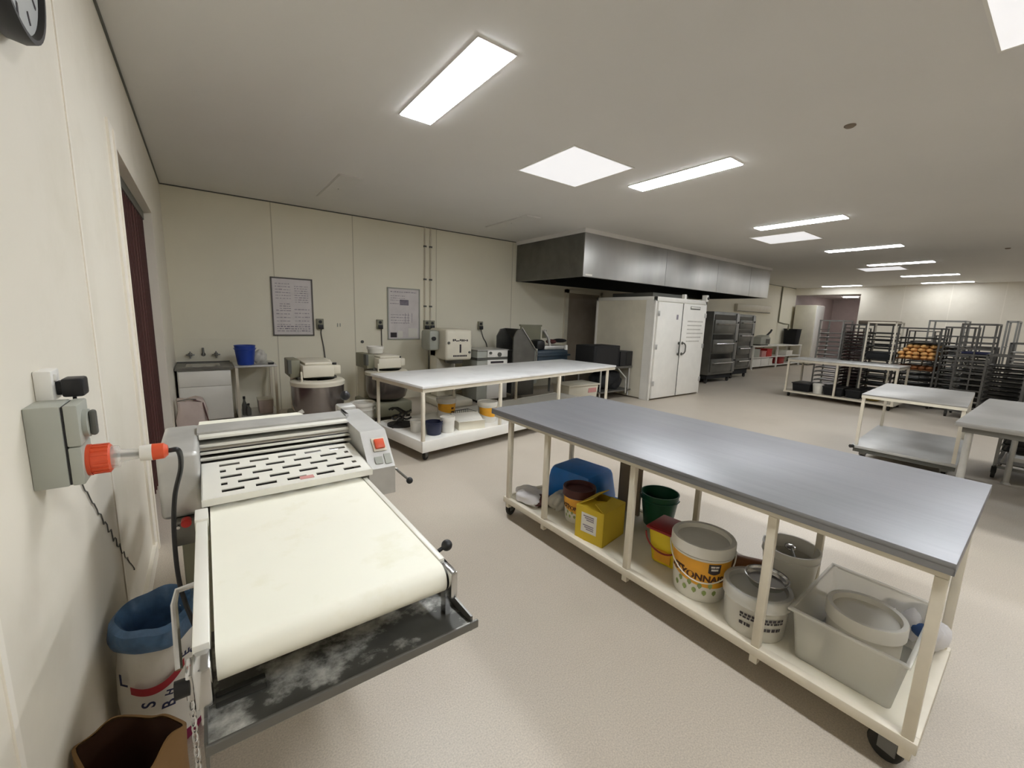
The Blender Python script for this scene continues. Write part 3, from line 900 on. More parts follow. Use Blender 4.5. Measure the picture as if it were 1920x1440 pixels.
# blue crate on its side behind the pail
bc = thing('plastic_crate', 'bright blue plastic tub lying upended behind the maroon lidded pail', 'plastic tub', (2.35, 2.20, ZS), R(8))
b = MB().taper(0, 0, 0, 0.275, 0.20, 0.235, 0.17, 0.19, bev=0.05)
b.build('body', M['blue'], bc, True, True)
MB().box(-0.212, 0.212, -0.247, 0.247, 0.0, 0.022, bev=0.008).build('rim', M['blue'], bc, True, True)
# brown board standing behind the carton
bd = thing('board', 'brown grey board standing upright behind the yellow carton', 'board', (2.50, 1.84, ZS), R(-2))
MB().box(-0.012, 0.012, -0.10, 0.10, 0, 0.42, bev=0.004).build('panel', M['cardboard'], bd, True, True)
# bags at the far end
def bagheap(name, label, cat, x, y, z, sx, sy, sz, m, seed, inner=None):
    t = thing(name, label, cat, (x, y, z))
    rnd = random.Random(seed)
    b = MB().sph((0, 0, 0), 1.0, n=36)
    ph = [rnd.uniform(0, 6.28) for _ in range(8)]
    for v in b.b.verts:
        p = v.co.copy()
        d = 1 + 0.10*math.sin(5*p.x+ph[0]+3*p.y) + 0.09*math.sin(7*p.y+ph[1]) + 0.06*math.sin(9*p.x-6*p.z+ph[2]) + 0.04*math.sin(15*p.y+9*p.x+ph[3])
        zz = p.z*d
        v.co = Vector((p.x*d*sx, p.y*d*sy, max(0.0, (zz*0.55+0.45))*sz))
    b.build('bag_body', m, t, True, True)
    if inner:
        MB().sph((0.02, -0.08, sz*0.4), 0.1, (1.0, 1.0, 0.45), n=20).build('contents', inner, t, True, True)
    return t
bagheap('plastic_bag', 'crumpled white plastic bag with maroon contents at the far end of the shelf', 'plastic bag', 1.98, 2.38, ZS, 0.10, 0.15, 0.10, M['bag'], 2, M['maroon'])
bagheap('plastic_bag', 'grey film bundle between white bag and maroon lidded pail', 'plastic bag', 2.10, 2.17, ZS, 0.09, 0.07, 0.12, M['milky'], 6)
# green bucket
pail('bucket', 'dark green bucket with handle on the near bench shelf', 'bucket', 2.525, 1.60, ZS, 0.098, 0.125, 0.235, M['green'], None, None, None, M['green'], R(-70), open_=True, hfall=0.12)
# yellow tub, red lid
yt = thing('sauce_tub', 'yellow square tub with red lid and red handle', 'tub', (2.165, 1.275, ZS), R(6))
MB().taper(0, 0, 0, 0.215, 0.075, 0.075, 0.098, 0.098, bev=0.02).build('body', M['yellowp'], yt, True, True)
MB().box(-0.108, 0.108, -0.108, 0.108, 0.21, 0.228, bev=0.008).box(-0.095, 0.095, -0.095, 0.095, 0.228, 0.233, bev=0.002).build('lid', M['dred'], yt, True, True)
pts = [(-0.103, 0.105*math.cos(a), 0.19 - 0.10*math.sin(a)) for a in [k*math.pi/16 for k in range(17)]]
MB().tube(pts, 0.005, n=6).build('handle', M['dred'], yt, True, True)
b = MB()
b.box(-0.0895, -0.082, -0.05, 0.05, 0.03, 0.10)
b.build('printed_patch', M['amber'], yt, False, True)
# rolling pin
rp = thing('rolling_pin', 'brown wooden rolling pin lying behind the large mayonnaise pail', 'rolling pin', (2.46, 0.99, ZS), R(-58))
b = MB().lathe([(0, -0.13), (0.036, -0.128), (0.04, -0.12), (0.04, 0.12), (0.036, 0.128), (0, 0.13)], n=24)
b.b.transform(Matrix.Translation((0, 0, 0.041)) @ Matrix.Rotation(R(90), 4, 'Y'))
b.build('barrel', M['wood'], rp, True, True)
for s in (-1, 1):
    b = MB().lathe([(0, 0.13), (0.009, 0.13), (0.012, 0.15), (0.016, 0.20), (0.013, 0.245), (0, 0.25)], n=16)
    b.b.transform(Matrix.Translation((0, 0, 0.041)) @ Matrix.Rotation(R(90*s), 4, 'Y'))
    b.build('handle', M['wood'], rp, True, True)
# white pail with tin lid
wp = pail('white_pail', 'translucent white pail with steel dish on its grey lid', 'pail', 2.04, 0.735, ZS, 0.128, 0.138, 0.20, M['milky'], 'recess', M['frosted'], None, None, R(-52))
rfw = lambda zz: 0.128 + 0.010*zz/0.16
b = MB()
for row, (z, h_) in enumerate(((0.112, 0.012), (0.098, 0.010), (0.062, 0.016))):
    a = -132
    rnd = random.Random(row)
    while a < -56:
        w = rnd.uniform(3, 7)
        if not (row == 2 and -112 < a < -100):
            band(b, 0, 0, rfw, R(a), R(a+w), z, z+h_, off=0.002, n=3, nz=1)
        a += w + rnd.uniform(1, 2.4)
b.build('printed_lettering', M['ink'], wp, True, True)
ds = thing('steel_dish', 'shiny round steel dish on the translucent white pail', 'dish', (2.075, 0.715, ZS+0.212))
MB().lathe([(0, 0.002), (0.072, 0.0), (0.078, 0.01), (0.088, 0.038), (0.094, 0.040), (0.094, 0.036), (0.083, 0.026), (0.074, 0.014), (0, 0.012)], n=36).build('dish', M['chrome'], ds, True, True)
# white bucket with utensils
wb = pail('bucket', 'plain white open bucket behind a bench leg, utensils inside', 'bucket', 2.50, 0.765, ZS, 0.112, 0.132, 0.245, M['pailw'], None, None, None, None, 0, open_=True, inner=M['milky'])
tg = thing('scoop', 'metal scoop lying inside the white open bucket', 'scoop', (2.49, 0.75, ZS+0.20), R(30))
MB().tube([(-0.08, 0, 0), (0.0, 0, 0.012), (0.05, 0, 0.014)], 0.006, n=8).build('handle', M['darksteel'], tg, True, True)
MB().sph((0.07, 0, 0.012), 0.03, (1.3, 1, 0.5)).build('bowl', M['chrome'], tg, True, True)
# clear storage tub with lidded container inside
tb = thing('storage_tub', 'large clear plastic storage tub at the near end of the shelf', 'storage tub', (2.235, 0.385, ZS), 0.02)
def openbox(a0, b0, a1, b1, h, t):
    b = MB()
    o0 = [Vector((sx*a0, sy*b0, 0)) for sx, sy in ((-1, -1), (1, -1), (1, 1), (-1, 1))]
    o1 = [Vector((sx*a1, sy*b1, h)) for sx, sy in ((-1, -1), (1, -1), (1, 1), (-1, 1))]
    i1 = [Vector((sx*(a1-t), sy*(b1-t), h)) for sx, sy in ((-1, -1), (1, -1), (1, 1), (-1, 1))]
    i0 = [Vector((sx*(a0-t), sy*(b0-t), t)) for sx, sy in ((-1, -1), (1, -1), (1, 1), (-1, 1))]
    V = [[b.b.verts.new(p) for p in L] for L in (o0, o1, i1, i0)]
    b.b.faces.new(V[0][::-1])
    for A, B in zip(V, V[1:]):
        for k in range(4):
            b.b.faces.new((A[k], A[(k+1) % 4], B[(k+1) % 4], B[k]))
    b.b.faces.new(V[3])
    es = [e for e in b.b.edges if abs(e.verts[0].co.z-e.verts[1].co.z) > h*0.5]
    bmesh.ops.bevel(b.b, geom=es, offset=0.02, segments=3, affect='EDGES', profile=0.5)
    return b
openbox(0.245, 0.16, 0.275, 0.185, 0.23, 0.003).build('tub_body', M['frosted'], tb, True, True)
b = MB()
for s in (-1, 1):
    b.box(-0.29, 0.29, s*0.187-0.008, s*0.187+0.008, 0.222, 0.234, bev=0.003)
    b.box(s*0.28-0.01, s*0.28+0.01, -0.19, 0.19, 0.222, 0.234, bev=0.003)
b.build('tub_rim', M['frosted'], tb, True, True)
ct = pail('lidded_container', 'milky round container with clear lid standing inside the clear tub', 'container', 2.17, 0.365, ZS+0.004, 0.122, 0.128, 0.24, M['milky'], 'recess', M['pailw'], None, None, 0)
pkt = thing('packet', 'blue and purple packet at the left end of the clear tub', 'packet', (2.345, 0.50, ZS+0.005), R(4))
MB().box(-0.06, 0.06, -0.02, 0.02, 0, 0.11, bev=0.008).build('packet_body', mat('blue purple film', '5a6288', rough=0.4, var=0.4, vs=12), pkt, True, True)
jr = pail('jar', 'small pale jar in the front left corner of the clear tub', 'jar', 2.04, 0.497, ZS+0.005, 0.033, 0.036, 0.10, M['milky'], 'flat', M['pailw'], None, None, 0, n=20)
bg = bagheap('plastic_bag', 'white and blue printed bag squeezed behind the clear tub', 'plastic bag', 2.53, 0.265, ZS, 0.05, 0.11, 0.19, M['bag'], 9)
MB().sph((-0.035, -0.04, 0.10), 0.045, (0.5, 1, 0.8)).build('blue_print', mat('blue print film', '3d5c93', rough=0.5), bg, True, True)
# ------------------------------------------------------------------ things on the plinth of the white topped bench
pail('pail', 'small white pail with yellow print at the left front of the cream plinth', 'pail', 1.93, 4.47, ZS2, 0.062, 0.072, 0.14, M['pailw'], None, None, None, None, 0, open_=True)
pail('bucket', 'dark navy bucket beside the front leg on the cream plinth', 'bucket', 2.06, 4.27, ZS2, 0.082, 0.10, 0.15, mat('navy plastic', '1d2440', rough=0.4), None, None, None, None, 0, open_=True)
pail('white_tub', 'plain white lidded tub right of the navy bucket', 'tub', 2.24, 4.28, ZS2, 0.078, 0.085, 0.17, M['pailw'], 'flat', M['pailw'], None, None, 0)
cx = thing('carton', 'low cream carton with folded flaps on the cream plinth', 'carton', (2.56, 4.33, ZS2), R(-8))
MB().box(-0.17, 0.17, -0.11, 0.11, 0, 0.10).build('carton_body', M['cream'], cx, False, True)
MB().box(-0.18, 0.18, -0.015, 0.015, 0, 0.004, mtx=Matrix.Translation((0, -0.12, 0.105)) @ Matrix.Rotation(R(-25), 4, 'X')).box(-0.18, 0.18, -0.08, 0.08, 0, 0.004, mtx=Matrix.Translation((0, 0.07, 0.125)) @ Matrix.Rotation(R(20), 4, 'X')).box(-0.16, 0.16, -0.08, 0.05, 0.101, 0.105).build('flap', M['pailw'], cx, False, True)
t = mayo('mayonnaise pail with white lid on the cream plinth, near the bench middle', 2.93, 4.48, ZS2, 0.112, 0.128, 0.255, M['pailw'], R(-10), 'flat', None, False)
t = mayo('mayonnaise pail at the back of the cream plinth, partly hidden by the tub', 2.56, 4.93, ZS2, 0.112, 0.128, 0.255, M['pailw'], R(-10), 'flat', None, False)
bk = thing('basket', 'flat black wire basket behind the cream carton', 'basket', (2.72, 4.72, ZS2+0.0), R(9))
b = MB()
for z in (0.006, 0.05, 0.1):
    b.tube([(-.14, -.1, z), (.14, -.1, z), (.14, .1, z), (-.14, .1, z)], 0.005, n=6, closed=True)
for k in range(9):
    x = -.14 + .035*k
    b.tube([(x, -.1, .1), (x, -.1, .006), (x, .1, .006), (x, .1, .1)], 0.003, n=5)
b.build('wires', M['black'], bk, True, True)
st = thing('mixer_attachments', 'dark heap of mixer beaters at the left end of the cream plinth', 'mixer beater', (1.88, 4.83, ZS2))
b = MB()
rnd = random.Random(4)
for k in range(7):
    a = rnd.uniform(0, 3.1)
    cx_, cy_ = rnd.uniform(-.07, .07), rnd.uniform(-.14, .14)
    z = 0.02 + 0.03*k
    p = [(cx_+0.12*math.cos(a)*s, cy_+0.12*math.sin(a)*s, z+0.03*math.sin(s*3)) for s in [-1+i*0.2 for i in range(11)]]
    b.tube(p, 0.012, n=7)
b.cyl((0, 0, 0), (0, 0, 0.02), 0.16, n=24)
b.build('beaters', M['rubber'], st, True, True)

# ------------------------------------------------------------------ sink corner
sk = thing('sink_cabinet', 'white cabinet with steel sink top in the back left corner', 'sink', (0, 7.0, 0))
MB().box(WL+0.03, 0.25, 6.86, 7.47, 0.08, 0.77).build('body', M['white'], sk, False)
MB().box(WL+0.03, 0.25, 6.92, 7.44, 0.0, 0.08).build('plinth', M['dgrey'], sk, False)
d = MB().box(WL+0.04, 0.245, 6.842, 6.86, 0.55, 0.755, bev=0.003).build('drawer', M['white'], sk)
d = MB().box(WL+0.04, 0.245, 6.842, 6.86, 0.09, 0.545, bev=0.003).build('door', M['white'], sk)
b = MB().box(WL+0.01, 0.28, 6.82, 7.48, 0.77, 0.805).build('sink_top', M['darksteel'], sk, False)
MB().box(WL+0.01, 0.27, 7.478, 7.49, 0.805, 0.82).build('upstand', M['darksteel'], sk, False)
MB().box(-0.24, 0.14, 6.92, 7.3, 0.805, 0.8075).build('sink_bowl', M['chrome'], sk, False)
def tap(x, z, label):
    t = thing('tap', label, 'tap', (x, WB, z), 0, 'wall taps over the sink')
    MB().cyl((0, 0, 0), (0, -0.012, 0), 0.028, n=16).cyl((0, -0.012, 0), (0, -0.06, 0), 0.014, n=12).build('body', M['darksteel'], t, True, True)
    MB().box(-0.05, 0.05, -0.075, -0.055, -0.009, 0.009, bev=0.005).box(-0.009, 0.009, -0.075, -0.055, -0.05, 0.05, bev=0.005).build('cross_handle', M['darksteel'], t, True, True)
tap(-0.19, 0.92, 'left cross head tap on the wall above the sink')
tap(0.11, 0.92, 'right cross head tap on the wall above the sink')
sp = thing('tap_spout', 'upright water spout between the two wall taps', 'spout', (-0.04, WB, 0.92))
MB().cyl((0, 0, 0), (0, -0.012, 0), 0.028, n=16).tube([(0, -0.01, 0), (0, -0.05, 0.005), (0, -0.06, 0.05), (0, -0.065, 0.1)], 0.014, n=10).build('spout', M['darksteel'], sp, True, True)

tk = thing('side_table', 'small cream framed steel table right of the sink', 'table', (0.55, 7.1, 0))
MB().box(0.29, 0.81, 6.80, 7.42, 0.785, 0.81, bev=0.003).build('tabletop', M['galv'], tk)
for x in (0.30, 0.77):
    for y in (6.81, 7.38):
        MB().box(x, x+0.034, y, y+0.034, 0.0, 0.785).build('leg', M['creampaint'], tk, False)
MB().box(0.30, 0.80, 6.815, 7.41, 0.07, 0.09).build('shelf', M['galv'], tk, False)
pail('bucket', 'deep blue bucket standing on the small steel table', 'bucket', 0.44, 6.98, 0.81, 0.10, 0.128, 0.275, M['dblue'], None, None, None, M['dblue'], 0, open_=True, hfall=0.3)
bagheap('plastic_bag', 'clear crumpled bag beside the deep blue bucket', 'plastic bag', 0.63, 7.08, 0.81, 0.09, 0.08, 0.19, M['milky'], 3)
tl = thing('hand_brush', 'small dark brush at the right edge of the small steel table', 'brush', (0.74, 6.88, 0.81))
MB().box(-0.04, 0.04, -0.015, 0.015, 0.015, 0.03, bev=0.004).box(-0.035, 0.035, -0.012, 0.012, 0, 0.016).build('brush_body', M['black'], tl, True, True)
for (x, h, nm, lb) in ((0.385, 0.27, 'bottle', 'dark spray bottle on the low shelf of the small steel table'), (0.43, 0.17, 'bottle', 'short dark bottle beside the spray bottle on the low shelf')):
    q = thing(nm, lb, 'bottle', (x, 6.93 if h > .2 else 6.89, 0.09))
    MB().lathe([(0, 0), (0.03, 0), (0.033, 0.02), (0.032, h*0.55), (0.014, h*0.75), (0.013, h*0.86), (0, h*0.86)], n=18).build('body', M['dgrey'], q, True, True)
    MB().cyl((0, 0, h*0.86), (0, 0, h), 0.016, n=14).build('cap', M['black'], q, True, True)
fc = thing('food_container', 'pale brown lidded container on the low shelf of the small steel table', 'container', (0.65, 7.0, 0.09))
MB().taper(0, 0, 0, 0.20, 0.085, 0.11, 0.095, 0.12, bev=0.012).build('body', M['pinksack'], fc, True, True)
MB().box(-0.10, 0.10, -0.125, 0.125, 0.20, 0.215, bev=0.004).build('lid', M['cream'], fc, True, True)

fs = thing('flour_sack', 'pinkish white plastic wrapped sack leaning before the sink cabinet', 'flour sack', (-0.19, 6.30, 0))
b = MB().taper(0, 0, 0, 0.50, 0.17, 0.14, 0.135, 0.10, bev=0.03)
bmesh.ops.subdivide_edges(b.b, edges=b.b.edges[:], cuts=3, use_grid_fill=True)
for v in b.b.verts:
    p = v.co
    v.co = Vector((p.x + 0.012*math.sin(p.z*22+p.y*9), p.y + 0.012*math.sin(p.x*25+p.z*17), p.z + (0.015*math.sin(p.x*30) if p.z > 0.3 else 0)))
b.build('sack_body', M['pinksack'], fs, True, True)
MB().tube([(0.02, -0.1, 0.49), (0.11, -0.105, 0.46), (0.15, -0.13, 0.24), (0.17, -0.145, 0.02)], 0.008, n=6).build('seam', M['maroon'], fs, True, True)
MB().tube([(-0.13, -0.105, 0.49), (-0.02, -0.11, 0.508), (0.05, -0.105, 0.498)], 0.006, n=6).build('top_fold', M['dgrey'], fs, True, True)

# ------------------------------------------------------------------ wall boards, sockets, pipes
def board(name, label, x0, x1, z0, z1, style):
    t = thing(name, label, 'whiteboard', ((x0+x1)/2, WB, (z0+z1)/2))
    w, h = (x1-x0)/2, (z1-z0)/2
    MB().box(-w, w, -0.012, -0.002, -h, h).build('panel', M['paper'], t, False, True)
    f = 0.010
    MB().box(-w-0.01, -w+f, -0.024, -0.001, -h-0.01, h+0.01).box(w-f, w+0.01, -0.024, -0.001, -h-0.01, h+0.01).box(-w, w, -0.024, -0.001, -h-0.01, -h+f).box(-w, w, -0.024, -0.001, h-f, h+0.01).build('frame', mat('dark board frame', '5f5a55', rough=0.5) if style == 0 else M['grey'], t, False, True)
    rnd = random.Random(11+style)
    b = MB()
    def line(xa, xb, z, th=0.008):
        x = xa
        while x < xb:
            l = rnd.uniform(0.015, 0.05)
            b.box(x, min(xb, x+l), -0.0135, -0.0118, z, z+th*rnd.uniform(0.7, 1.4))
            x += l + rnd.uniform(0.006, 0.018)
    if style == 0:
        for k in range(6):
            line(-w+0.05, -w+0.26, h-0.09-0.045*k)
        for k in range(8):
            line(0.03, w-0.06, h-0.12-0.035*k, 0.007)
        for k in range(4):
            line(-w+0.1, -0.03, h-0.40-0.035*k)
        for k in range(5):
            line(-w+0.05, -0.04, -0.06-0.055*k)
            line(0.02, w-0.05, -0.04-0.06*k)
        for k in range(3):
            line(-w+0.05, w-0.05, -h+0.06+0.035*k, 0.012)
    else:
        line(-w+0.05, w-0.06, h-0.07, 0.012)
        for k in range(3):
            line(-w+0.05, 0.02, h-0.14-0.04*k)
        b.box(-0.08, 0.09, -0.0135, -0.0118, h-0.30, h-0.20)
        line(-w+0.04, -0.1, h-0.28)
        for x in (0.02, 0.08, 0.15):
            b.box(x, x+0.006, -0.0135, -0.0118, -0.16, 0.02)
        for k in range(4):
            line(-w+0.05, w-0.2, -0.02-0.05*k)
    b.build('handwriting', M['greyink'], t, False, True)
    if style == 1:
        MB().box(-w+0.04, -w+0.16, -0.0145, -0.0118, -h+0.03, -h+0.12).build('note', M['ink'], t, False, True)
        MB().box(-w+0.18, -0.03, -0.0145, -0.0118, -h+0.03, -h+0.15).box(0.08, w-0.04, -0.0145, -0.0118, -h+0.03, -h+0.2).build('note', M['pailw'], t, False, True)
    return t
board('whiteboard', 'dark framed whiteboard full of handwriting above the first mixer', 0.87, 1.445, 1.20, 2.085, 0)
board('whiteboard', 'pale framed whiteboard with notes left of the twin conduit pipes', 2.70, 3.305, 1.13, 2.05, 1)
def socket(x, z, label, n=1):
    t = thing('wall_socket', label, 'wall socket', (x, WB, z), 0, 'grey sockets along the back wall')
    w = 0.055*n
    MB().box(-w, w, -0.05, 0, -0.085, 0.085, bev=0.006).build('housing', M['olive'], t, True, True)
    b = MB()
    for k in range(n):
        xx = -w + 0.055 + 0.11*k
        b.cyl((xx, -0.05, 0.035), (xx, -0.062, 0.035), 0.026, n=16)
        b.box(xx-0.04, xx+0.04, -0.085, -0.05, -0.08, -0.01, bev=0.006)
    b.build('plug', M['black'], t, True, True)
    return t
socket(1.545, 1.385, 'wall socket touching the dark framed whiteboard')
socket(2.54, 1.395, 'wall socket left of the pale framed whiteboard')
socket(3.50, 1.40, 'double wall socket under the twin conduit pipes', 2)
socket(4.66, 1.405, 'wall socket on its own above the white grey machine')
for x, z, lb in ((3.42, 1, 'left conduit pipe of the twin pipes on the back wall'), (3.535, 1, 'right conduit pipe of the twin pipes on the back wall')):
    t = thing('conduit_pipe', lb, 'pipe', (x, WB, 1.485), 0, 'twin conduit pipes')
    MB().cyl((0, -0.016, 0), (0, -0.016, 1.7), 0.015, n=12).build('pipe', M['creampaint'], t, True, True)
    for zz in (0.25, 0.75, 1.35):
        MB().box(-0.025, 0.025, -0.034, 0, zz, zz+0.03).build('clip', M['dgrey'], t, False, True)
for pts, lb in (([(1.56, WB-0.03, 1.30), (1.56, WB-0.012, 1.2), (1.60, WB-0.012, 0.9), (1.62, WB-0.012, 0.3), (1.45, WB-0.1, 0.10)], 'dark cable dropping from the first wall socket behind the mixer'),
                ([(2.57, WB-0.03, 1.31), (2.575, WB-0.012, 1.2), (2.58, WB-0.012, 0.5), (2.58, WB-0.05, 0.1)], 'grey cable dropping from the second wall socket'),
                ([(3.52, WB-0.03, 1.31), (3.54, WB-0.02, 1.2), (3.50, WB-0.02, 0.9), (3.50, WB-0.03, 0.3)], 'cable dropping from the double wall socket'),
                ([(4.68, WB-0.03, 1.32), (4.75, WB-0.012, 1.15), (4.85, WB-0.012, 0.95), (4.9, WB-0.012, 0.3)], 'cable dropping from the lone wall socket')):
    tag(MB().tube(spline(pts, 8), 0.009, n=8).build('socket_cable', M['dgrey'], None), lb, 'cable')
t = thing('wall_plug', 'small dark round plug in the back wall between the first two sockets', 'wall fitting', (2.23, WB, 1.085))
MB().cyl((0, 0, 0), (0, -0.02, 0), 0.026, n=18).build('cap', M['dgrey'], t, True, True)
t = thing('wall_hook', 'pair of tiny hooks on the bare back wall between the whiteboards', 'hook', (1.85, WB, 1.37))
MB().box(-0.03, -0.018, -0.012, 0, -0.03, 0.03).box(0.012, 0.024, -0.012, 0, -0.025, 0.03).build('hook', M['grey'], t, False, True)

# ------------------------------------------------------------------ spiral mixers
def spiral(label, x, y, rz=0.0):
    t = thing('spiral_mixer', label, 'spiral mixer', (x, y, 0), rz)
    MB().box(-0.30, 0.30, -0.25, 0.55, 0.05, 0.27, bev=0.03).build('base', M['olive'], t, True, True)
    MB().box(-0.24, 0.24, 0.30, 0.58, 0.05, 0.95, bev=0.03).build('column', M['cream'], t, True, True)
    MB().lathe([(0, 0.28), (0.20, 0.285), (0.275, 0.33), (0.305, 0.42), (0.312, 0.68), (0.305, 0.68), (0.30, 0.42), (0.26, 0.34), (0, 0.30)], n=48).build('bowl', M['bowl'], t, True, True)
    b = MB().lathe([(0.318, 0.67), (0.322, 0.715), (0.30, 0.735), (0.20, 0.742), (0.20, 0.735), (0.30, 0.725), (0.31, 0.67)], n=48)
    b.build('bowl_guard', M['cream'], t, True, True)
    MB().box(-0.20, 0.17, -0.16, 0.50, 0.775, 0.93, bev=0.02).box(-0.17, 0.15, -0.14, 0.48, 0.93, 0.965, bev=0.012).build('head', M['cream'], t, True, True)
    MB().box(-0.24, 0.22, -0.05, 0.32, 0.745, 0.775, bev=0.006).build('head_plate', M['dgrey'], t, True, True)
    MB().box(-0.32, -0.20, -0.02, 0.40, 0.77, 0.985, bev=0.012).build('control_box', M['olive'], t, True, True)
    MB().box(-0.335, -0.30, -0.03, 0.06, 0.82, 0.985).build('control_panel', M['dgrey'], t, False, True)
    MB().box(0.17, 0.26, -0.10, 0.1, 0.80, 0.915, bev=0.01).build('switch_box', M['cream'], t, True, True)
    MB().cyl((0.20, -0.02, 0.915), (0.20, -0.02, 0.94), 0.028, n=16).build('switch_knob', M['black'], t, True, True)
    MB().tube([(-0.215, -0.17, 0.735), (-0.22, -0.185, 0.82), (-0.222, -0.18, 0.86)], 0.012, n=8).build('guard_handle', M['cream'], t, True, True)
    for sx in (-0.25, 0.25):
        for sy in (-0.2, 0.5):
            MB().cyl((sx, sy, 0), (sx, sy, 0.05), 0.03, n=12).build('foot', M['rubber'], t, True, True)
    return t
m1 = spiral('cream spiral dough mixer with exposed steel bowl, first from the sink', 1.13, 5.72)
m2 = dup(m1, (2.22, 6.25, 0), R(6), 'second spiral dough mixer, half hidden behind the white topped bench')
pail('white_tub', 'white lidded tub standing on the head of the second spiral mixer', 'tub', 2.10, 6.40, 0.986, 0.11, 0.12, 0.09, M['pailw'], 'flat', M['pailw'], None, None, 0)
pail('white_bucket', 'white lidded bucket on the floor between first mixer and sheeter', 'bucket', 1.60, 5.42, 0.0, 0.125, 0.148, 0.43, M['pailw'], 'flat', M['pailw'], None, M['chrome'], 0)

# ------------------------------------------------------------------ planetary mixer with the figure 1
pm = thing('planetary_mixer', 'tall cream planetary mixer marked with a black 1', 'planetary mixer', (3.50, 6.62, 0))
MB().box(-0.32, 0.32, -0.30, 0.42, 0.0, 0.12, bev=0.03).build('base', M['cream'], pm, True, True)
MB().box(-0.20, 0.20, 0.12, 0.42, 0.12, 1.25, bev=0.05).build('column', M['cream'], pm, True, True)
MB().box(-0.20, 0.32, -0.24, 0.42, 0.82, 1.36, bev=0.05, seg=4).build('head', M['cream'], pm, True, True)
MB().box(-0.40, -0.20, -0.02, 0.36, 0.98, 1.33, bev=0.05).build('gearbox', M['grey'], pm, True, True)
MB().cyl((-0.33, -0.02, 1.19), (-0.33, -0.06, 1.19), 0.035, n=16).build('speed_knob', M['black'], pm, True, True)
MB().cyl((0.06, -0.05, 0.76), (0.06, -0.05, 0.82), 0.15, 0.17, n=28).build('planetary_hub', M['darksteel'], pm, True, True)
MB().lathe([(0, 0.28), (0.16, 0.29), (0.22, 0.36), (0.245, 0.62), (0.255, 0.64), (0.24, 0.63), (0.21, 0.37), (0, 0.30)], (0.06, -0.05, 0), n=36).build('bowl', M['bowl'], pm, True, True)
MB().box(-0.26, -0.18, -0.12, 0.2, 0.55, 0.60, bev=0.01).box(0.30, 0.38, -0.12, 0.2, 0.55, 0.60, bev=0.01).build('bowl_arm', M['olive'], pm, True, True)
MB().cyl((0.06, -0.05, 0.36), (0.06, -0.05, 0.78), 0.018, n=12).tube([(0.06+0.1*math.cos(a), -0.05, 0.46+0.1*math.sin(a)) for a in [k*math.pi/8 for k in range(17)]], 0.012, n=8).build('beater', M['chrome'], pm, True, True)
def flatfront(x0, y0, z0):
    return lambda x, y, d: Vector((x0+x, y0-d-0.0008, z0+y))
put_text('number_marking', '1', 0.19, M['ink'], pm, flatfront(0.08, -0.24, 1.02), depth=0.001, bold=0.008)
b = MB()
rnd = random.Random(2)
for k in range(9):
    x = -0.07+0.034*k
    b.box(x, x+0.026, -0.2425, -0.2395, 1.155+0.006*math.sin(k*2), 1.155+rnd.uniform(0.015, 0.04))
for k in range(9):
    x = -0.06+0.031*k
    b.box(x, x+0.024, -0.2425, -0.2395, 0.885, 0.915)
b.build('brand_lettering', M['ink'], pm, False, True)
MB().cyl((-0.15, -0.24, 1.13), (-0.15, -0.26, 1.13), 0.022, n=12).cyl((0.26, -0.24, 0.96), (0.26, -0.26, 0.96), 0.02, n=12).build('fastener', M['dgrey'], pm, True, True)
MB().cyl((0.325, 0.0, 1.07), (0.345, 0.0, 1.07), 0.03, n=12).build('side_button', M['black'], pm, True, True)

# ------------------------------------------------------------------ white and grey machine
wm_ = thing('dough_divider', 'white fronted grey machine with a dark slot beside the marked mixer', 'dough divider', (4.30, 6.55, 0))
MB().box(-0.33, 0.33, -0.10, 0.45, 0.05, 0.97, bev=0.008).build('body', M['grey'], wm_, True, True)
MB().box(-0.12, 0.335, -0.125, -0.10, 0.85, 0.985, bev=0.004).build('control_panel', M['white'], wm_, True, True)
MB().box(-0.12, 0.335, -0.125, -0.10, 0.06, 0.80, bev=0.004).build('front_panel', M['white'], wm_, True, True)
MB().box(-0.34, 0.34, -0.12, 0.46, 0.80, 0.845).build('groove', M['dgrey'], wm_, False, True)
MB().cyl((-0.06, -0.125, 0.93), (-0.06, -0.15, 0.93), 0.026, n=16).cyl((0.14, -0.125, 0.90), (0.14, -0.15, 0.90), 0.04, n=16).build('control_knob', M['dgrey'], wm_, True, True)
MB().box(-0.05, 0.24, -0.129, -0.124, 0.735, 0.775).build('slot', M['ink'], wm_, False, True)
MB().box(-0.34, 0.36, -0.13, 0.46, 0.975, 0.99).build('worktop', M['galv'], wm_, False, True)
for x in (-0.28, 0.28):
    for y in (-0.05, 0.4):
        MB().cyl((x, y, 0), (x, y, 0.05), 0.025, n=10).build('foot', M['rubber'], wm_, True, True)

# ------------------------------------------------------------------ bread slicer with sloping feed
bs = thing('bread_slicer', 'dark steel bread slicer with sloping feed rail and blue grey motor end', 'bread slicer', (5.4, 6.6, 0))
for y in (6.30, 6.86):
    MB().prism([(4.68, 0.10), (4.68, 1.22), (4.76, 1.36), (4.88, 1.38), (5.20, 1.0), (5.20, 0.10)], 'y', y, y+0.03).build('side_panel', M['darksteel'], bs, False)
MB().tube([(4.86, 6.29, 1.41), (5.10, 6.29, 1.12), (5.24, 6.29, 0.95), (5.24, 6.29, 0.75)], 0.014, n=8).build('feed_rail', M['chrome'], bs)
MB().prism([(4.86, 1.38), (4.90, 1.38), (5.22, 1.0), (5.18, 1.0)], 'y', 6.33, 6.86).build('feed_plate', M['darksteel'], bs, False)
MB().box(5.30, 5.84, 6.90, 6.93, 0.6, 1.43).box(5.28, 5.86, 6.89, 6.94, 1.42, 1.455).build('backboard', M['olive'], bs, False)
MB().box(4.74, 5.2, 6.35, 6.84, 0.12, 0.95).build('blade_housing', M['darksteel'], bs, False)
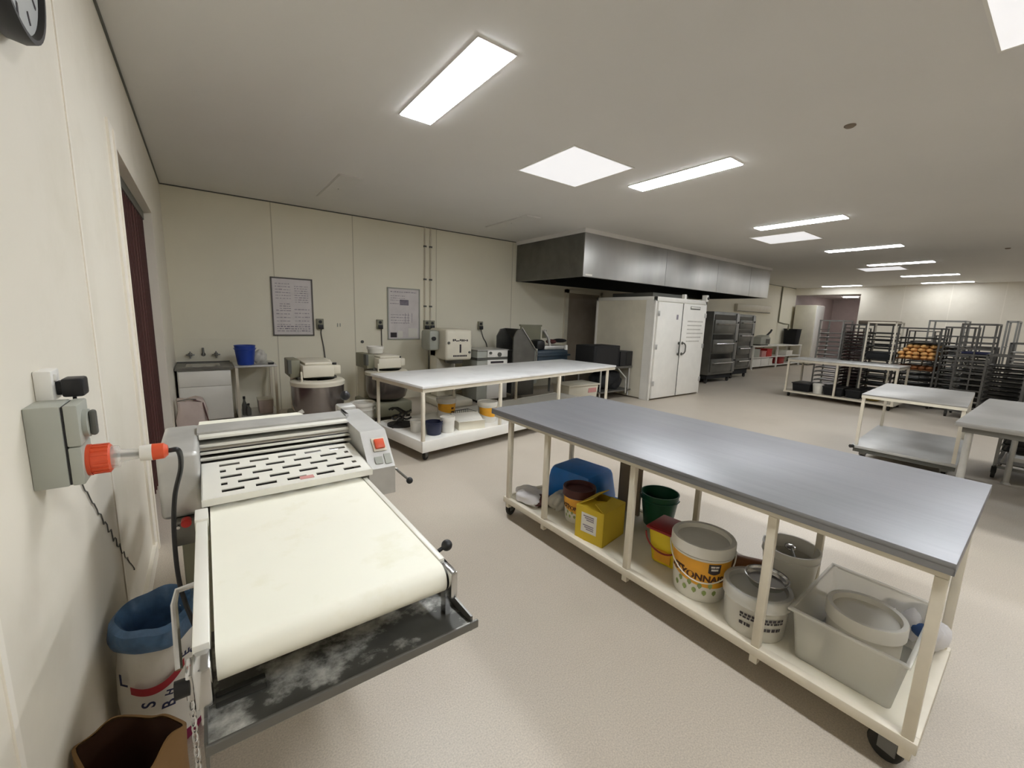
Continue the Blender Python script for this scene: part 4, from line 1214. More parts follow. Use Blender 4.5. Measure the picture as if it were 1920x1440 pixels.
MB().box(5.20, 5.30, 6.32, 6.84, 0.3, 1.0, bev=0.02).build('end_post', M['grey'], bs)
MB().box(5.28, 6.12, 6.30, 6.84, 0.60, 0.97, bev=0.05, seg=3).box(5.26, 6.16, 6.28, 6.86, 0.84, 0.88, bev=0.01).build('motor_housing', M['bluegrey'], bs)
MB().box(5.27, 5.50, 6.32, 6.6, 0.97, 1.17, bev=0.06).build('switch_hood', M['black'], bs)
MB().box(5.50, 6.08, 6.36, 6.72, 0.97, 1.05, bev=0.02).build('tool_tray', M['galv'], bs)
MB().tube([(5.48, 6.38, 1.36), (5.60, 6.38, 1.22), (5.66, 6.38, 1.05)], 0.03, n=8).build('lever', M['galv'], bs)
MB().box(5.54, 5.62, 6.46, 6.50, 1.2, 1.36, mtx=None).build('lever_guard', M['olive'], bs, False)
MB().sph((5.95, 6.42, 1.15), 0.12, (1.5, 1, 0.35)).build('cover', M['black'], bs)
MB().sph((5.72, 6.42, 1.13), 0.10, (1.2, 1, 0.5)).build('cover', M['maroon'], bs)
MB().box(6.04, 6.09, 6.31, 6.35, 0.96, 1.06).build('peg', M['white'], bs, False)
for x, h in ((4.72, 0.14), (6.06, 0.62)):
    for y in (6.36, 6.80):
        MB().cyl((x, y, 0), (x, y, h), 0.025, n=10).build('leg', M['darksteel'], bs)
# floor things seen under the white topped bench
wbn = thing('flour_bin', 'white lidded flour bin with faded red print behind the white topped bench', 'flour bin', (5.80, 5.72, 0), 0.0)
MB().taper(0, 0, 0.0, 0.34, 0.38, 0.20, 0.40, 0.23, bev=0.02).build('body', M['cream'], wbn, True, True)
MB().box(-0.42, 0.42, -0.25, 0.25, 0.34, 0.37, bev=0.008).build('lid', M['cream'], wbn, True, True)
MB().box(0.12, 0.34, -0.228, -0.2185, 0.20, 0.29).build('printed_lettering', M['pinkink'], wbn, False, True)
oc = thing('orange_mat', 'folded orange cloth on the floor under the bread slicer', 'cloth', (4.85, 5.85, 0))
b = MB().sph((0, 0, 0.03), 0.25, (1.2, 0.7, 0.2), n=24)
b.build('cloth', mat('faded orange cloth', 'a8583c', rough=0.9, var=0.2), oc, True, True)

# ------------------------------------------------------------------ black boxes left of the prover
tr = thing('equipment_stand', 'dark steel stand holding black boxes left of the white prover', 'stand', (6.9, 5.75, 0))
for x in (6.25, 7.12):
    for y in (5.5, 6.1):
        MB().tube([(x, y, 0.05), (x, y, 0.66)], 0.016, n=8).build('leg', M['galv'], tr)
MB().box(6.2, 7.16, 5.46, 6.14, 0.64, 0.68).build('top_shelf', M['darksteel'], tr, False)
MB().box(6.2, 7.16, 5.46, 6.14, 0.16, 0.19).build('low_shelf', M['darksteel'], tr, False)
MB().tube([(6.72, 5.47, 0.64), (6.95, 5.44, 0.44), (6.97, 5.44, 0.12)], 0.014, n=8).build('brace', M['galv'], tr)
k1 = thing('black_box', 'larger matt black box on the dark stand', 'box', (6.42, 5.75, 0.68))
MB().box(-0.40, 0.36, -0.25, 0.25, 0, 0.42, bev=0.008).build('housing', M['blackmat'], k1, True, True)
MB().box(-0.34, 0.30, -0.254, -0.25, 0.04, 0.38).build('front_panel', M['black'], k1, False, True)
k2 = thing('black_box', 'smaller black crate against the side of the white prover', 'box', (6.97, 5.60, 0.68))
MB().box(-0.18, 0.20, -0.12, 0.25, 0, 0.30, bev=0.006).build('housing', M['black'], k2, True, True)
MB().box(-0.004, 0.004, -0.125, -0.12, 0.02, 0.28).build('divider', M['blackmat'], k2, False, True)
bagheap('rubbish_bag', 'stuffed black rubbish bag on the low shelf of the dark stand', 'rubbish bag', 6.68, 5.78, 0.19, 0.37, 0.26, 0.40, M['blackmat'], 8)
# ------------------------------------------------------------------ prover
pv = thing('prover_cabinet', 'tall white two door prover cabinet under the steel hood', 'prover cabinet', (8.165, 5.84, 0))
X0, X1, Y0, Y1, ZT = 7.22, 9.12, 5.06, 6.62, 2.10
MB().box(X0+0.02, X1-0.02, Y0+0.02, Y1, 0.02, ZT-0.02).build('cabinet_body', M['cream'], pv, False)
MB().box(X0, X0+0.05, Y0, Y0+0.05, 0, ZT, bev=0.004).box(X1-0.05, X1, Y0, Y0+0.05, 0, ZT, bev=0.004).box(X0, X0+0.05, Y1-0.05, Y1, 0, ZT, bev=0.004).box(X0, X1, Y0, Y0+0.05, ZT-0.09, ZT, bev=0.004).box(X0, X0+0.05, Y0, Y1, ZT-0.07, ZT, bev=0.004).box(X0, X0+0.03, Y0+0.05, Y0+0.22, 0.0, ZT-0.07).build('corner_frame', M['white'], pv)
for (xa, xb, hx, nm) in ((X0+0.06, 8.135, 8.09, 'l'), (8.165, X1-0.06, 8.22, 'r')):
    d = MB().box(xa, xb, Y0-0.03, Y0+0.02, 0.04, ZT-0.10, bev=0.006).build('door', M['white'], pv)
    s = -1 if nm == 'l' else 1
    pts = [(hx, Y0-0.03, 1.17), (hx+s*0.02, Y0-0.07, 1.165), (hx+s*0.05, Y0-0.085, 1.12), (hx+s*0.055, Y0-0.085, 1.05), (hx+s*0.05, Y0-0.085, 0.99), (hx+s*0.02, Y0-0.07, 0.945), (hx, Y0-0.03, 0.94)]
    h = MB().tube(spline(pts, 5), 0.014, n=8)
    h.cyl((hx, Y0-0.03, 1.17), (hx, Y0-0.045, 1.17), 0.03, n=12).cyl((hx, Y0-0.03, 0.94), (hx, Y0-0.045, 0.94), 0.03, n=12)
    o = h.build('handle', M['dgrey'], None)
    o.data.transform(wm(pv).inverted())
    o.parent = d
    b = MB()
    xx = xa+0.02 if nm == 'l' else xb-0.02
    for z in (0.3, 1.05, 1.72):
        b.box(xx-0.035, xx+0.035, Y0-0.04, Y0-0.028, z, z+0.1, bev=0.003)
    o = b.build('hinge', M['galv'], None)
    o.data.transform(wm(pv).inverted())
    o.parent = d
    if nm == 'l':
        q = MB().box(7.93, 7.99, Y0-0.033, Y0-0.03, 1.66, 1.76).build('sticker', M['greyink'], None, False)
        q.data.transform(wm(pv).inverted()); q.parent = d
    else:
        q = MB().box(8.42, 8.80, Y0-0.034, Y0-0.03, 1.885, 1.95).build('name_plate', M['dgrey'], None, False)
        q.data.transform(wm(pv).inverted()); q.parent = d
        q = MB().box(8.44, 8.785, Y0-0.0365, Y0-0.034, 1.91, 1.94).build('name_plate_face', M['white'], None, False)
        q.data.transform(wm(pv).inverted()); q.parent = d
        b = MB()
        rnd = random.Random(8)
        for k in range(6):
            x = 8.36
            while x < 8.95 - 0.05*(k % 3):
                l = rnd.uniform(.02, .06)
                b.box(x, x+l, Y0-0.033, Y0-0.030, 1.62-0.085*k, 1.645-0.085*k)
                x += l+0.012
        q = b.build('printed_instructions', M['paleink'], None, False)
        q.data.transform(wm(pv).inverted()); q.parent = d
MB().box(8.138, 8.162, Y0-0.028, Y0+0.02, 0.04, ZT-0.10).build('door_gap_strip', M['dgrey'], pv, False)  # dark strip put in to darken the gap between the doors
MB().box(8.20, 8.28, Y0, Y0+0.06, ZT, ZT+0.09).box(9.03, 9.12, Y0-0.02, Y0+0.08, ZT-0.02, ZT+0.12).build('top_bracket', M['white'], pv, False)
MB().cyl((9.10, Y0-0.02, ZT+0.05), (9.10, Y0-0.035, ZT+0.05), 0.03, n=12).build('pilot_dial', M['black'], pv)
MB().box(X0+0.3, X1-0.3, Y0+0.3, Y1-0.2, ZT-0.02, ZT+0.10).build('top_unit', M['dgrey'], pv, False)

# ------------------------------------------------------------------ hood
hd = thing('extractor_hood', 'long stainless extractor hood hung from the ceiling over prover and ovens', 'extractor hood', (9.3, 6.45, 2.37))
HX0, HX1, HY0, HY1, HZ0, HZ1 = 5.56, 13.05, 5.47, 7.48, 2.37, 3.13
seams = [HX0, 8.06, 10.2, 11.9, HX1]
b = MB()
for a, c in zip(seams, seams[1:]):
    b.box(a+0.004, c-0.004, HY0, HY0+0.02, HZ0, HZ1)
b.build('front_panel', M['hoodsteel'], hd, False)
MB().box(HX0, HX0+0.02, HY0+0.02, HY1, HZ0, HZ1).build('end_panel', M['darksteel'], hd, False)
MB().box(HX1-0.02, HX1, HY0+0.02, HY1, HZ0, HZ1).build('end_panel', M['darksteel'], hd, False)
MB().box(HX0+0.02, HX1-0.02, HY0+0.02, HY1, HZ1-0.03, HZ1).box(HX0+0.02, HX1-0.02, HY1-0.02, HY1, HZ0, HZ1-0.03).build('inner_lining', M['hoodblack'], hd, False)
b = MB()
for k in range(14):
    x = HX0+0.1+k*0.52
    b.prism([(HY0+0.25, HZ0+0.12), (HY1-0.15, HZ0+0.45), (HY1-0.15, HZ0+0.50), (HY0+0.25, HZ0+0.17)], 'x', x, x+0.5)
b.build('grease_filters', M['hoodblack'], hd, False)
MB().box(HX0+0.02, HX1-0.02, HY0+0.02, HY0+0.09, HZ0, HZ0+0.012).box(HX0+0.02, HX0+0.09, HY0+0.09, HY1-0.02, HZ0, HZ0+0.012).box(HX1-0.09, HX1-0.02, HY0+0.09, HY1-0.02, HZ0, HZ0+0.012).build('drip_gutter', M['darksteel'], hd, False)
MB().box(HX0-0.03, HX1+0.03, HY0-0.03, HY1, HZ1, ZC-0.0).build('ceiling_flashing', M['ceiling'], hd, False)
MB().box(5.62, 5.80, HY0-0.003, HY0, HZ0+0.02, HZ0+0.05).build('maker_plate', M['white'], hd, False)

# ------------------------------------------------------------------ deck ovens
def oven(label, x0, x1, y0, depth, zlo, zhi, n):
    t = thing('deck_oven', label, 'deck oven', ((x0+x1)/2, y0+depth/2, 0))
    MB().box(x0, x1, y0, y0+depth, zlo, zhi, bev=0.01).build('body', M['darksteel'], t)
    MB().box(x1-0.16, x1-0.005, y0-0.03, y0, zlo+0.05, zhi-0.03, bev=0.004).build('control_column', M['rack'], t)
    ph = (zhi-zlo-0.12)/n
    for k in range(n):
        z = zlo+0.06+k*ph
        d = MB().box(x0+0.05, x1-0.20, y0-0.035, y0-0.002, z+0.02, z+ph*0.70, bev=0.006).build('oven_door', M['darksteel'], t)
        iv = wm(t).inverted()
        for nm, bb_, mm in (('window', MB().box(x0+0.06, x1-0.21, y0-0.012, y0-0.001, z+ph*0.71, z+ph*0.97), M['glass']),
                            ('handle', MB().tube([(x0+0.12, y0-0.035, z+ph*0.5), (x0+0.12, y0-0.09, z+ph*0.5), (x1-0.27, y0-0.09, z+ph*0.5), (x1-0.27, y0-0.035, z+ph*0.5)], 0.014, n=8), M['chrome'])):
            o = bb_.build(nm, mm, None)
            o.data.transform(iv)
            o.parent = d
        MB().cyl((x1-0.08, y0-0.03, z+ph*0.6), (x1-0.08, y0-0.05, z+ph*0.6), 0.025, n=12).build('control_knob', M['black'], t)
    MB().box(x0+0.04, x1-0.04, y0+0.05, y0+depth-0.05, 0.12, zlo).build('stand', M['blackmat'], t, False)
    for x in (x0+0.1, x1-0.1):
        for y in (y0+0.1, y0+depth-0.1):
            b = MB().cyl((x, y-0.02, 0.055), (x, y+0.02, 0.055), 0.055, n=16).box(x-0.03, x+0.03, y-0.03, y+0.03, 0.08, 0.125)
            b.build('caster', M['rubber'], t)
    return t
oven('three deck steel oven next to the white prover', 10.70, 12.05, 5.72, 1.5, 0.24, 1.92, 3)
oven('narrower far deck oven at the right end under the hood', 12.52, 13.55, 5.95, 1.4, 0.28, 1.90, 4)
ac = thing('wall_duct', 'long cream wall unit right of the hood end', 'wall unit', (16.7, WB, 2.2))
MB().box(-1.35, 1.35, -0.12, 0, -0.13, 0.14, bev=0.015).build('housing', M['cream'], ac, True, True)
MB().box(-1.3, 1.3, -0.123, -0.119, -0.12, -0.10).build('outlet_slot', M['dgrey'], ac, False, True)
cp = thing('conduit_pipe', 'single thin pipe on the back wall beyond the hood', 'pipe', (19.1, WB, 1.75))
MB().cyl((0, -0.03, 0), (0, -0.03, 1.44), 0.025, n=10).build('pipe', M['olive'], cp, True, True)
MB().tube([(0, -0.03, 0), (0.1, -0.2, -0.06), (0.2, -0.35, -0.08), (0.2, -0.35, -0.3)], 0.03, n=8).build('spout_arm', M['olive'], cp, True, True)

# ------------------------------------------------------------------ far shelf table
ft = thing('shelf_table', 'long white table with shelves along the back wall beyond the ovens', 'table', (18.05, 7.17, 0))
MB().box(15.9, 20.25, 6.90, 7.46, 0.82, 0.86).build('tabletop', M['white'], ft, False)
for x in (15.92, 17.95, 20.19):
    MB().box(x, x+0.05, 6.91, 6.96, 0, 0.82).build('leg', M['white'], ft, False)
    MB().box(x, x+0.05, 7.40, 7.45, 0, 0.82).build('leg', M['white'], ft, False)
MB().box(15.95, 20.2, 6.92, 7.44, 0.40, 0.43).build('middle_shelf', M['white'], ft, False)
MB().box(15.95, 20.2, 6.92, 7.44, 0.08, 0.11).build('low_shelf', M['white'], ft, False)
for k, (x, w, h, mm, lb, z) in enumerate(((16.35, .34, .27, M['white'], 'leftmost white box on the bottom shelf of the far white table', .11), (17.05, .32, .27, M['white'], 'middle white box of three on the bottom shelf of the far white table', .11),
        (17.55, .15, .25, M['pailw'], 'slim white box left of the dark red box, far white table', .11), (18.55, .22, .26, M['dred'], 'dark red box on the bottom shelf of the far white table', .11), (17.35, .22, .30, M['red'], 'red box on the middle shelf of the far white table', .43),
        (16.9, .18, .22, M['pinkink'], 'pink box beside the red box on the middle shelf', .43), (16.3, .25, .3, M['grey'], 'grey box at the left of the middle shelf on the far white table', .43), (19.2, .3, .2, M['pailw'], 'white box at the right of the middle shelf on the far white table', .43))):
    t = thing('storage_box', lb, 'box', (x, 7.15, z))
    MB().box(-w, w, -0.2, 0.2, 0, h-0.03, bev=0.01).build('body', mm, t, True, True)
    MB().box(-w-0.01, w+0.01, -0.21, 0.21, h-0.03, h, bev=0.006).build('lid', mm, t, True, True)
bxk = thing('black_tub', 'large black box standing on the far white table', 'box', (19.8, 7.16, 0.86))
MB().taper(0, 0, 0, 0.60, 0.2, 0.22, 0.23, 0.25, bev=0.02).build('body', M['blackmat'], bxk, True, True)
MB().box(-0.24, 0.24, -0.26, 0.26, 0.60, 0.64, bev=0.008).build('rim', M['black'], bxk, True, True)
sm = thing('kitchen_machine', 'small grey countertop machine on the left end of the far white table', 'machine', (17.0, 7.15, 0.86))
MB().box(-0.5, 0.3, -0.2, 0.2, 0.03, 0.30, bev=0.03).prism([(-0.3, 0.30), (0.25, 0.30), (0.28, 0.38), (-0.05, 0.36)], 'y', -0.15, 0.15).build('body', M['grey'], sm, True, True)
MB().box(-0.08, 0.22, -0.21, -0.19, 0.06, 0.24).build('dark_opening', M['dgrey'], sm, False, True)
MB().tube([(0.28, 0, 0.3), (0.7, 0, 0.5), (0.78, 0, 0.58)], 0.035, n=8).build('arm', M['black'], sm, True, True)
for x in (-0.4, 0.2):
    MB().box(x, x+0.05, -0.15, 0.15, 0, 0.03).build('foot', M['rubber'], sm, False, True)
tc_ = thing('tall_cabinet', 'tall white cabinet in the corridor mouth beyond the far white table', 'cabinet', (20.8, 7.0, 0))
MB().box(20.36, 21.3, 6.62, 7.38, 0.05, 2.50, bev=0.01).build('body', M['cream'], tc_)
MB().box(20.40, 21.26, 6.595, 6.62, 0.12, 2.47, bev=0.004).build('door', M['white'], tc_)
MB().box(20.40, 21.26, 6.66, 7.34, 0, 0.05).build('plinth', M['dgrey'], tc_, False)

# ------------------------------------------------------------------ tray racks
def make_tray(name, label, group, m, w, d, h=0.022, lip=0.008):
    b = MB()
    o0 = [(-d/2+0.01, -w/2+0.01, 0), (d/2-0.01, -w/2+0.01, 0), (d/2-0.01, w/2-0.01, 0), (-d/2+0.01, w/2-0.01, 0)]
    def ring(e, z):
        return [b.b.verts.new((sx*(d/2+e), sy*(w/2+e), z)) for sx, sy in ((-1, -1), (1, -1), (1, 1), (-1, 1))]
    V = [ring(-0.012, 0), ring(0, h), ring(lip, h), ring(lip, h-0.004), ring(0.003, h-0.005), ring(-0.010, 0.0)]
    V[-1] = ring(-0.003, h-0.002)
    V.append(ring(-0.016, 0.004))
    b.b.faces.new(V[0][::-1])
    for A, B in ((V[0], V[4]), (V[4], V[3]), (V[3], V[2]), (V[2], V[6-1]), (V[5], V[6])):
        for k in range(4):
            b.b.faces.new((A[k], A[(k+1) % 4], B[(k+1) % 4], B[k]))
    b.b.faces.new(V[6])
    bmesh.ops.delete(b.b, geom=[v for v in V[1]], context='VERTS')
    o = b.build(name, m, None, False)
    return tag(o, label, 'tray', group)
def rack(label, x0, y0, y1, d, h, m, nrun=16, z0=0.16, mid=False, ladder=False, group='wheeled tray racks'):
    t = thing('tray_rack', label, 'tray rack', (x0+d/2, (y0+y1)/2, 0), 0, group)
    r = 0.014
    for x in (x0, x0+d):
        for y in (y0, y1):
            MB().box(x-r, x+r, y-r, y+r, 0.12, h).build('post', m, t, False)
    if mid:
        for x in (x0, x0+d):
            MB().box(x-0.01, x+0.01, (y0+y1)/2-0.01, (y0+y1)/2+0.01, 0.12, h).build('middle_post', m, t, False)
    for z, nm in ((h-0.014, 'top_frame'), (0.13, 'base_frame')):
        b = MB()
        for x in (x0, x0+d):
            b.box(x-r, x+r, y0, y1, z-r, z+r)
        for y in (y0, y1):
            b.box(x0, x0+d, y-r, y+r, z-r, z+r)
        b.build(nm, m, t, False)
    pitch = (h-0.12-z0-0.06)/nrun
    if ladder:
        for x in (x0, x0+d):
            b = MB()
            for k in range(nrun):
                z = z0+0.06+k*pitch
                b.box(x-0.012, x+0.012, y0, y1, z-0.03, z-0.004)
            b.build('rungs', m, t, False)
    for ya, yb, yc, yd in ((y0+r, y0+r+0.026, y0+r, y0+r+0.003), (y1-r-0.026, y1-r, y1-r-0.003, y1-r)):
        b = MB()
        for k in range(nrun):
            z = z0+0.06+k*pitch
            b.box(x0-r, x0+d+r, ya, yb, z, z+0.003)
            b.box(x0-r, x0+d+r, yc, yd, z-0.018, z)
        b.build('tray_runners', m, t, False)
    for x in (x0, x0+d):
        for y in (y0, y1):
            MB().cyl((x, y-0.015, 0.05), (x, y+0.015, 0.05), 0.05, n=14).box(x-0.02, x+0.02, y-0.02, y+0.02, 0.06, 0.13).build('caster', M['rubber'], t)
    return [z0+0.06+k*pitch+0.003 for k in range(nrun)]
def fill(levels, x0, y0, y1, d, m, label, group, w=None):
    w = (y1-y0-0.06) if w is None else w
    p = None
    for z in levels:
        if p is None:
            p = make_tray('baking_tray', label, group, m, w, d-0.02)
            o = p
        else:
            o = p.copy()
            COL.objects.link(o)
        o.location = (x0+d/2, (y0+y1)/2, z)
RK = {}
lv = rack('grey tray rack standing leftmost, before the mauve corridor', 12.0, 3.31, 3.77, 0.62, 1.78, M['rack'], 14)
fill(lv[0:13], 12.0, 3.31, 3.77, 0.62, M['traylt'], 'pale aluminium tray in the leftmost grey rack', 'trays in the leftmost rack')
lv = rack('dark tray rack second from the left, full of reddish dark trays', 12.0, 2.88, 3.27, 0.62, 1.70, M['rackd'], 18)
fill(lv[0:18], 12.0, 2.88, 3.27, 0.62, mat('reddish dark tray', '46302d', rough=0.5, metal=0.4, var=0.2), 'reddish dark tray in the second rack from the left', 'trays in the second rack')
lv = rack('cream tube framed rack with black crates inside', 11.95, 2.37, 2.84, 0.60, 1.76, M['creampaint'], 10)
fill(lv[0:5] + lv[7:10], 11.95, 2.37, 2.84, 0.60, M['tray'], 'blackened tray in the cream tube framed rack', 'trays in the cream rack')
t = thing('crate', 'black crate on a middle level of the cream tube framed rack', 'crate', (12.25, 2.605, lv[5]))
MB().box(-0.28, 0.28, -0.21, 0.21, 0.0, 0.15, bev=0.01).build('crate_body', M['blackmat'], t, True, True)
MB().box(-0.29, 0.29, -0.215, 0.215, 0.15, 0.17, bev=0.004).build('crate_rim', M['black'], t, True, True)
lv = rack('tall rack with a flat brown cover behind the cream framed rack', 13.6, 2.75, 3.42, 0.62, 1.72, M['rackd'], 14)
fill(lv[0:14], 13.6, 2.75, 3.42, 0.62, M['tray'], 'blackened tray in the rack with the brown cover', 'trays in the covered rack')
t = thing('rack_cover', 'flat grey brown cover on top of the tall rack', 'cover', (13.91, 3.085, 1.72))
MB().box(-0.33, 0.33, -0.36, 0.36, 0.0, 0.09, bev=0.015).build('cover', M['brownlid'], t, True, True)
lv = rack('low rack carrying the bread trays, in front of the other racks', 12.0, 1.68, 2.33, 0.75, 1.66, M['rackd'], 12)
fill(lv[0:5], 12.0, 1.68, 2.33, 0.75, M['tray'], 'blackened empty tray low in the bread rack', 'empty trays in the bread rack')
zb1, zb2 = lv[7], lv[5]
p1 = make_tray('bread_tray', 'wide brown tray heaped with golden loaves in the bread rack', 'loaf trays', M['dbread'], 0.60, 0.73)
p1.location = (12.375, 2.005, zb1)
p2 = p1.copy(); COL.objects.link(p2); p2.location = (12.375, 2.005, zb2); p2['label'] = 'wide tray of darker loaves just under the golden loaves'
fill(lv[10:12], 12.0, 1.68, 2.33, 0.75, M['tray'], 'dark tray above the bread in the bread rack', 'dark trays above the bread')
def loaf(label, group, m):
    b = MB().sph((0, 0, 0.04), 0.07, (1.5, 0.85, 0.62), n=16)
    for v in b.b.verts:
        if v.co.z < 0.0:
            v.co.z = 0.0
        v.co.z += 0.004*math.sin(v.co.x*70) if v.co.z > 0.05 else 0
    return tag(b.build('bread_loaf', m, None), label, 'bread', group)
lf = None
rnd = random.Random(21)
for layer in range(4):
    for ix in range(3):
        for iy in range(5 if layer < 2 else 4):
            if lf is None:
                o = lf = loaf('golden loaf in the heap on the upper bread tray', 'golden loaves', M['bread'])
            else:
                o = lf.copy(); COL.objects.link(o)
            o.location = (12.12+ix*0.23+rnd.uniform(-.02, .02), 1.77+iy*0.118+(0.05 if layer == 2 else 0)+rnd.uniform(-.012, .012), zb1+0.008+layer*0.078)
            o.rotation_euler = (0, 0, rnd.uniform(-.3, .3))
lf = None
for ix in range(3):
    for iy in range(5):
        if lf is None:
            o = lf = loaf('dark baked loaf on the lower bread tray', 'dark loaves', M['dbread'])
        else:
            o = lf.copy(); COL.objects.link(o)
        o.location = (12.12+ix*0.23, 1.77+iy*0.118, zb2+0.008)
        o.rotation_euler = (0, 0, rnd.uniform(-.2, .2))
lv = rack('open topped grey rack behind and right of the bread', 13.1, 1.50, 2.05, 0.62, 1.84, M['rack'], 12)
fill(lv[0:9], 13.1, 1.50, 2.05, 0.62, M['tray'], 'blackened tray in the open topped grey rack', 'trays in the open topped rack')
lv = rack('grey rack between bread rack and the ladder like rack', 12.15, 1.24, 1.64, 0.62, 1.70, M['rackd'], 14)
fill(lv[0:12], 12.15, 1.24, 1.64, 0.62, M['traylt'], 'pale tray in the rack right of the bread', 'trays right of the bread')
lv = rack('ladder like double rack, upper levels empty, dark trays below', 11.3, 0.90, 1.32, 0.60, 1.76, M['rackd'], 13, mid=True, ladder=True)
fill(lv[0:7], 11.3, 0.90, 1.32, 0.60, M['tray'], 'blackened tray in the ladder like rack', 'trays in the ladder like rack')
b = MB()
t = thing('tray_stack', 'dark cloth on an upper level of the ladder like rack', 'cloth', (11.6, 1.11, lv[9]))
MB().box(-0.25, 0.25, -0.17, 0.17, 0, 0.035, bev=0.01).build('cloth', M['navy'], t, True, True)
lv = rack('tall narrow grey rack at the right edge', 12.4, 0.74, 0.87, 0.60, 1.84, M['rack'], 4)
lv = rack('low wide rack at the right edge filled with pale trays', 11.6, 0.28, 0.72, 0.62, 1.44, M['rackd'], 16)
fill(lv[0:16], 11.6, 0.28, 0.72, 0.62, M['traylt'], 'pale tray in the low rack at the right edge', 'trays in the right edge rack')
lv = rack('dark rack before the ladder like rack, low and full', 10.35, 0.42, 0.86, 0.6, 1.25, M['rackd'], 12)
fill(lv[0:12], 10.35, 0.42, 0.86, 0.6, M['tray'], 'blackened tray in the low full rack at right', 'trays in the low full rack')

for (yy0, yy1, xx, hh, lb, lb2, gp) in ((3.55, 4.0, 14.6, 1.62, 'full rack at the back, left of the brown covered rack', 'dark tray in the full back rack left of the brown cover', 'trays in the left back rack'),
        (2.15, 2.62, 14.6, 1.60, 'full rack at the back, hidden by the bread rack', 'dark tray in the full back rack behind the bread', 'trays in the back rack behind the bread'),
        (1.75, 2.12, 14.6, 1.5, 'full rack at the back, right of the bread rack', 'dark tray in the full back rack right of the bread', 'trays in the back rack right of the bread'),
        (1.02, 1.46, 13.3, 1.30, 'full low rack behind the ladder like rack', 'dark tray in the low rack behind the ladder like rack', 'trays behind the ladder like rack')):
    lv = rack(lb, xx, yy0, yy1, 0.62, hh, M['rackd'], 15)
    fill(lv, xx, yy0, yy1, 0.62, M['tray'], lb2, gp)

# ------------------------------------------------------------------ cream framed back table with trays under
bt = thing('work_table', 'cream tube framed long table in front of the tray racks', 'table', (11.2, 2.95, 0))
MB().box(10.78, 11.68, 1.98, 3.92, 0.855, 0.88, bev=0.003).build('tabletop', M['galv'], bt)
b = MB()
for x in (10.79, 11.64):
    b.box(x, x+0.035, 1.99, 3.91, 0.81, 0.855)
for y in (1.99, 3.88):
    b.box(10.8, 11.66, y, y+0.035, 0.81, 0.855)
b.build('top_frame', M['creampaint'], bt, False)
for x in (10.79, 11.64):
    for y in (1.99, 2.95, 3.875):
        MB().box(x, x+0.035, y, y+0.035, 0.12, 0.81).build('leg', M['creampaint'], bt, False)
MB().box(10.78, 11.68, 1.98, 3.92, 0.10, 0.135).build('shelf', M['creampaint'], bt, False)
for x in (10.88, 11.58):
    for y in (2.06, 3.84):
        MB().cyl((x, y-0.015, 0.045), (x, y+0.015, 0.045), 0.045, n=14).box(x-0.02, x+0.02, y-0.02, y+0.02, 0.06, 0.10).build('caster', M['rubber'], bt)
for y, lb in ((3.62, 'black crate at the left end under the cream framed table'), (3.02, 'black crate under the cream framed table, right of the white pail')):
    t = thing('crate', lb, 'crate', (11.15, y, 0.135))
    MB().taper(0, 0, 0, 0.18, 0.24, 0.16, 0.26, 0.18, bev=0.015).build('crate_body', M['blackmat'], t, True, True)
    MB().box(-0.275, 0.275, -0.19, 0.19, 0.175, 0.195, bev=0.004).build('crate_rim', M['black'], t, True, True)
pail('white_bucket', 'small white bucket under the cream framed table', 'bucket', 10.98, 3.31, 0.135, 0.085, 0.105, 0.22, M['pailw'], None, None, None, None, 0, open_=True, n=24)
t = thing('sack', 'yellow brown sack under the right end of the cream framed table', 'sack', (11.0, 2.35, 0.135))
MB().sph((0, 0, 0.09), 0.15, (1.2, 1.1, 0.6), n=20).build('sack_body', mat('yellow brown sack', '8a7430', rough=0.8, var=0.3), t, True, True)
t = thing('crate', 'black crate between the yellow sack and the middle leg under the cream framed table', 'crate', (11.2, 2.68, 0.135))
MB().taper(0, 0, 0, 0.16, 0.24, 0.12, 0.26, 0.13, bev=0.015).build('crate_body', M['blackmat'], t, True, True)
MB().box(-0.27, 0.27, -0.14, 0.14, 0.155, 0.175, bev=0.004).build('crate_rim', M['black'], t, True, True)

# ------------------------------------------------------------------ two tier trolley
ctv = thing('trolley', 'two tier steel trolley between the near bench and the tray racks', 'trolley', (6.87, 1.02, 0))
MB().box(6.08, 7.66, 0.62, 1.45, 0.845, 0.862, bev=0.003).build('top_deck', M['steelx'], ctv)
MB().box(6.06, 7.68, 0.61, 1.47, 0.225, 0.255, bev=0.003).build('low_deck', M['deck'], ctv)
MB().box(6.08, 7.66, 0.62, 0.65, 0.815, 0.845).box(6.08, 7.66, 1.42, 1.45, 0.815, 0.845).box(6.08, 6.11, 0.65, 1.42, 0.815, 0.845).box(7.63, 7.66, 0.65, 1.42, 0.815, 0.845).build('top_frame', M['cream'], ctv, False)
for x in (6.09, 7.625):
    for y in (0.625, 1.415):
        MB().box(x, x+0.03, y, y+0.03, 0.25, 0.82).build('leg', M['creampaint'], ctv, False)
MB().box(6.08, 7.66, 0.62, 0.66, 0.18, 0.225).box(6.08, 7.66, 1.41, 1.45, 0.18, 0.225).box(6.08, 6.12, 0.66, 1.41, 0.18, 0.225).box(7.62, 7.66, 0.66, 1.41, 0.18, 0.225).build('low_frame', M['dgrey'], ctv, False)
for x in (6.18, 7.56):
    for y in (0.70, 1.37):
        c = MB().cyl((x, y-0.018, 0.065), (x, y+0.018, 0.065), 0.065, n=18).build('caster', M['rubber'], ctv)
        MB().box(x-0.04, x+0.04, y-0.03, y+0.03, 0.14, 0.18).box(x-0.02, x+0.02, y-0.028, y-0.022, 0.06, 0.15).box(x-0.02, x+0.02, y+0.022, y+0.028, 0.06, 0.15).build('caster_fork', M['darksteel'], ctv, False)
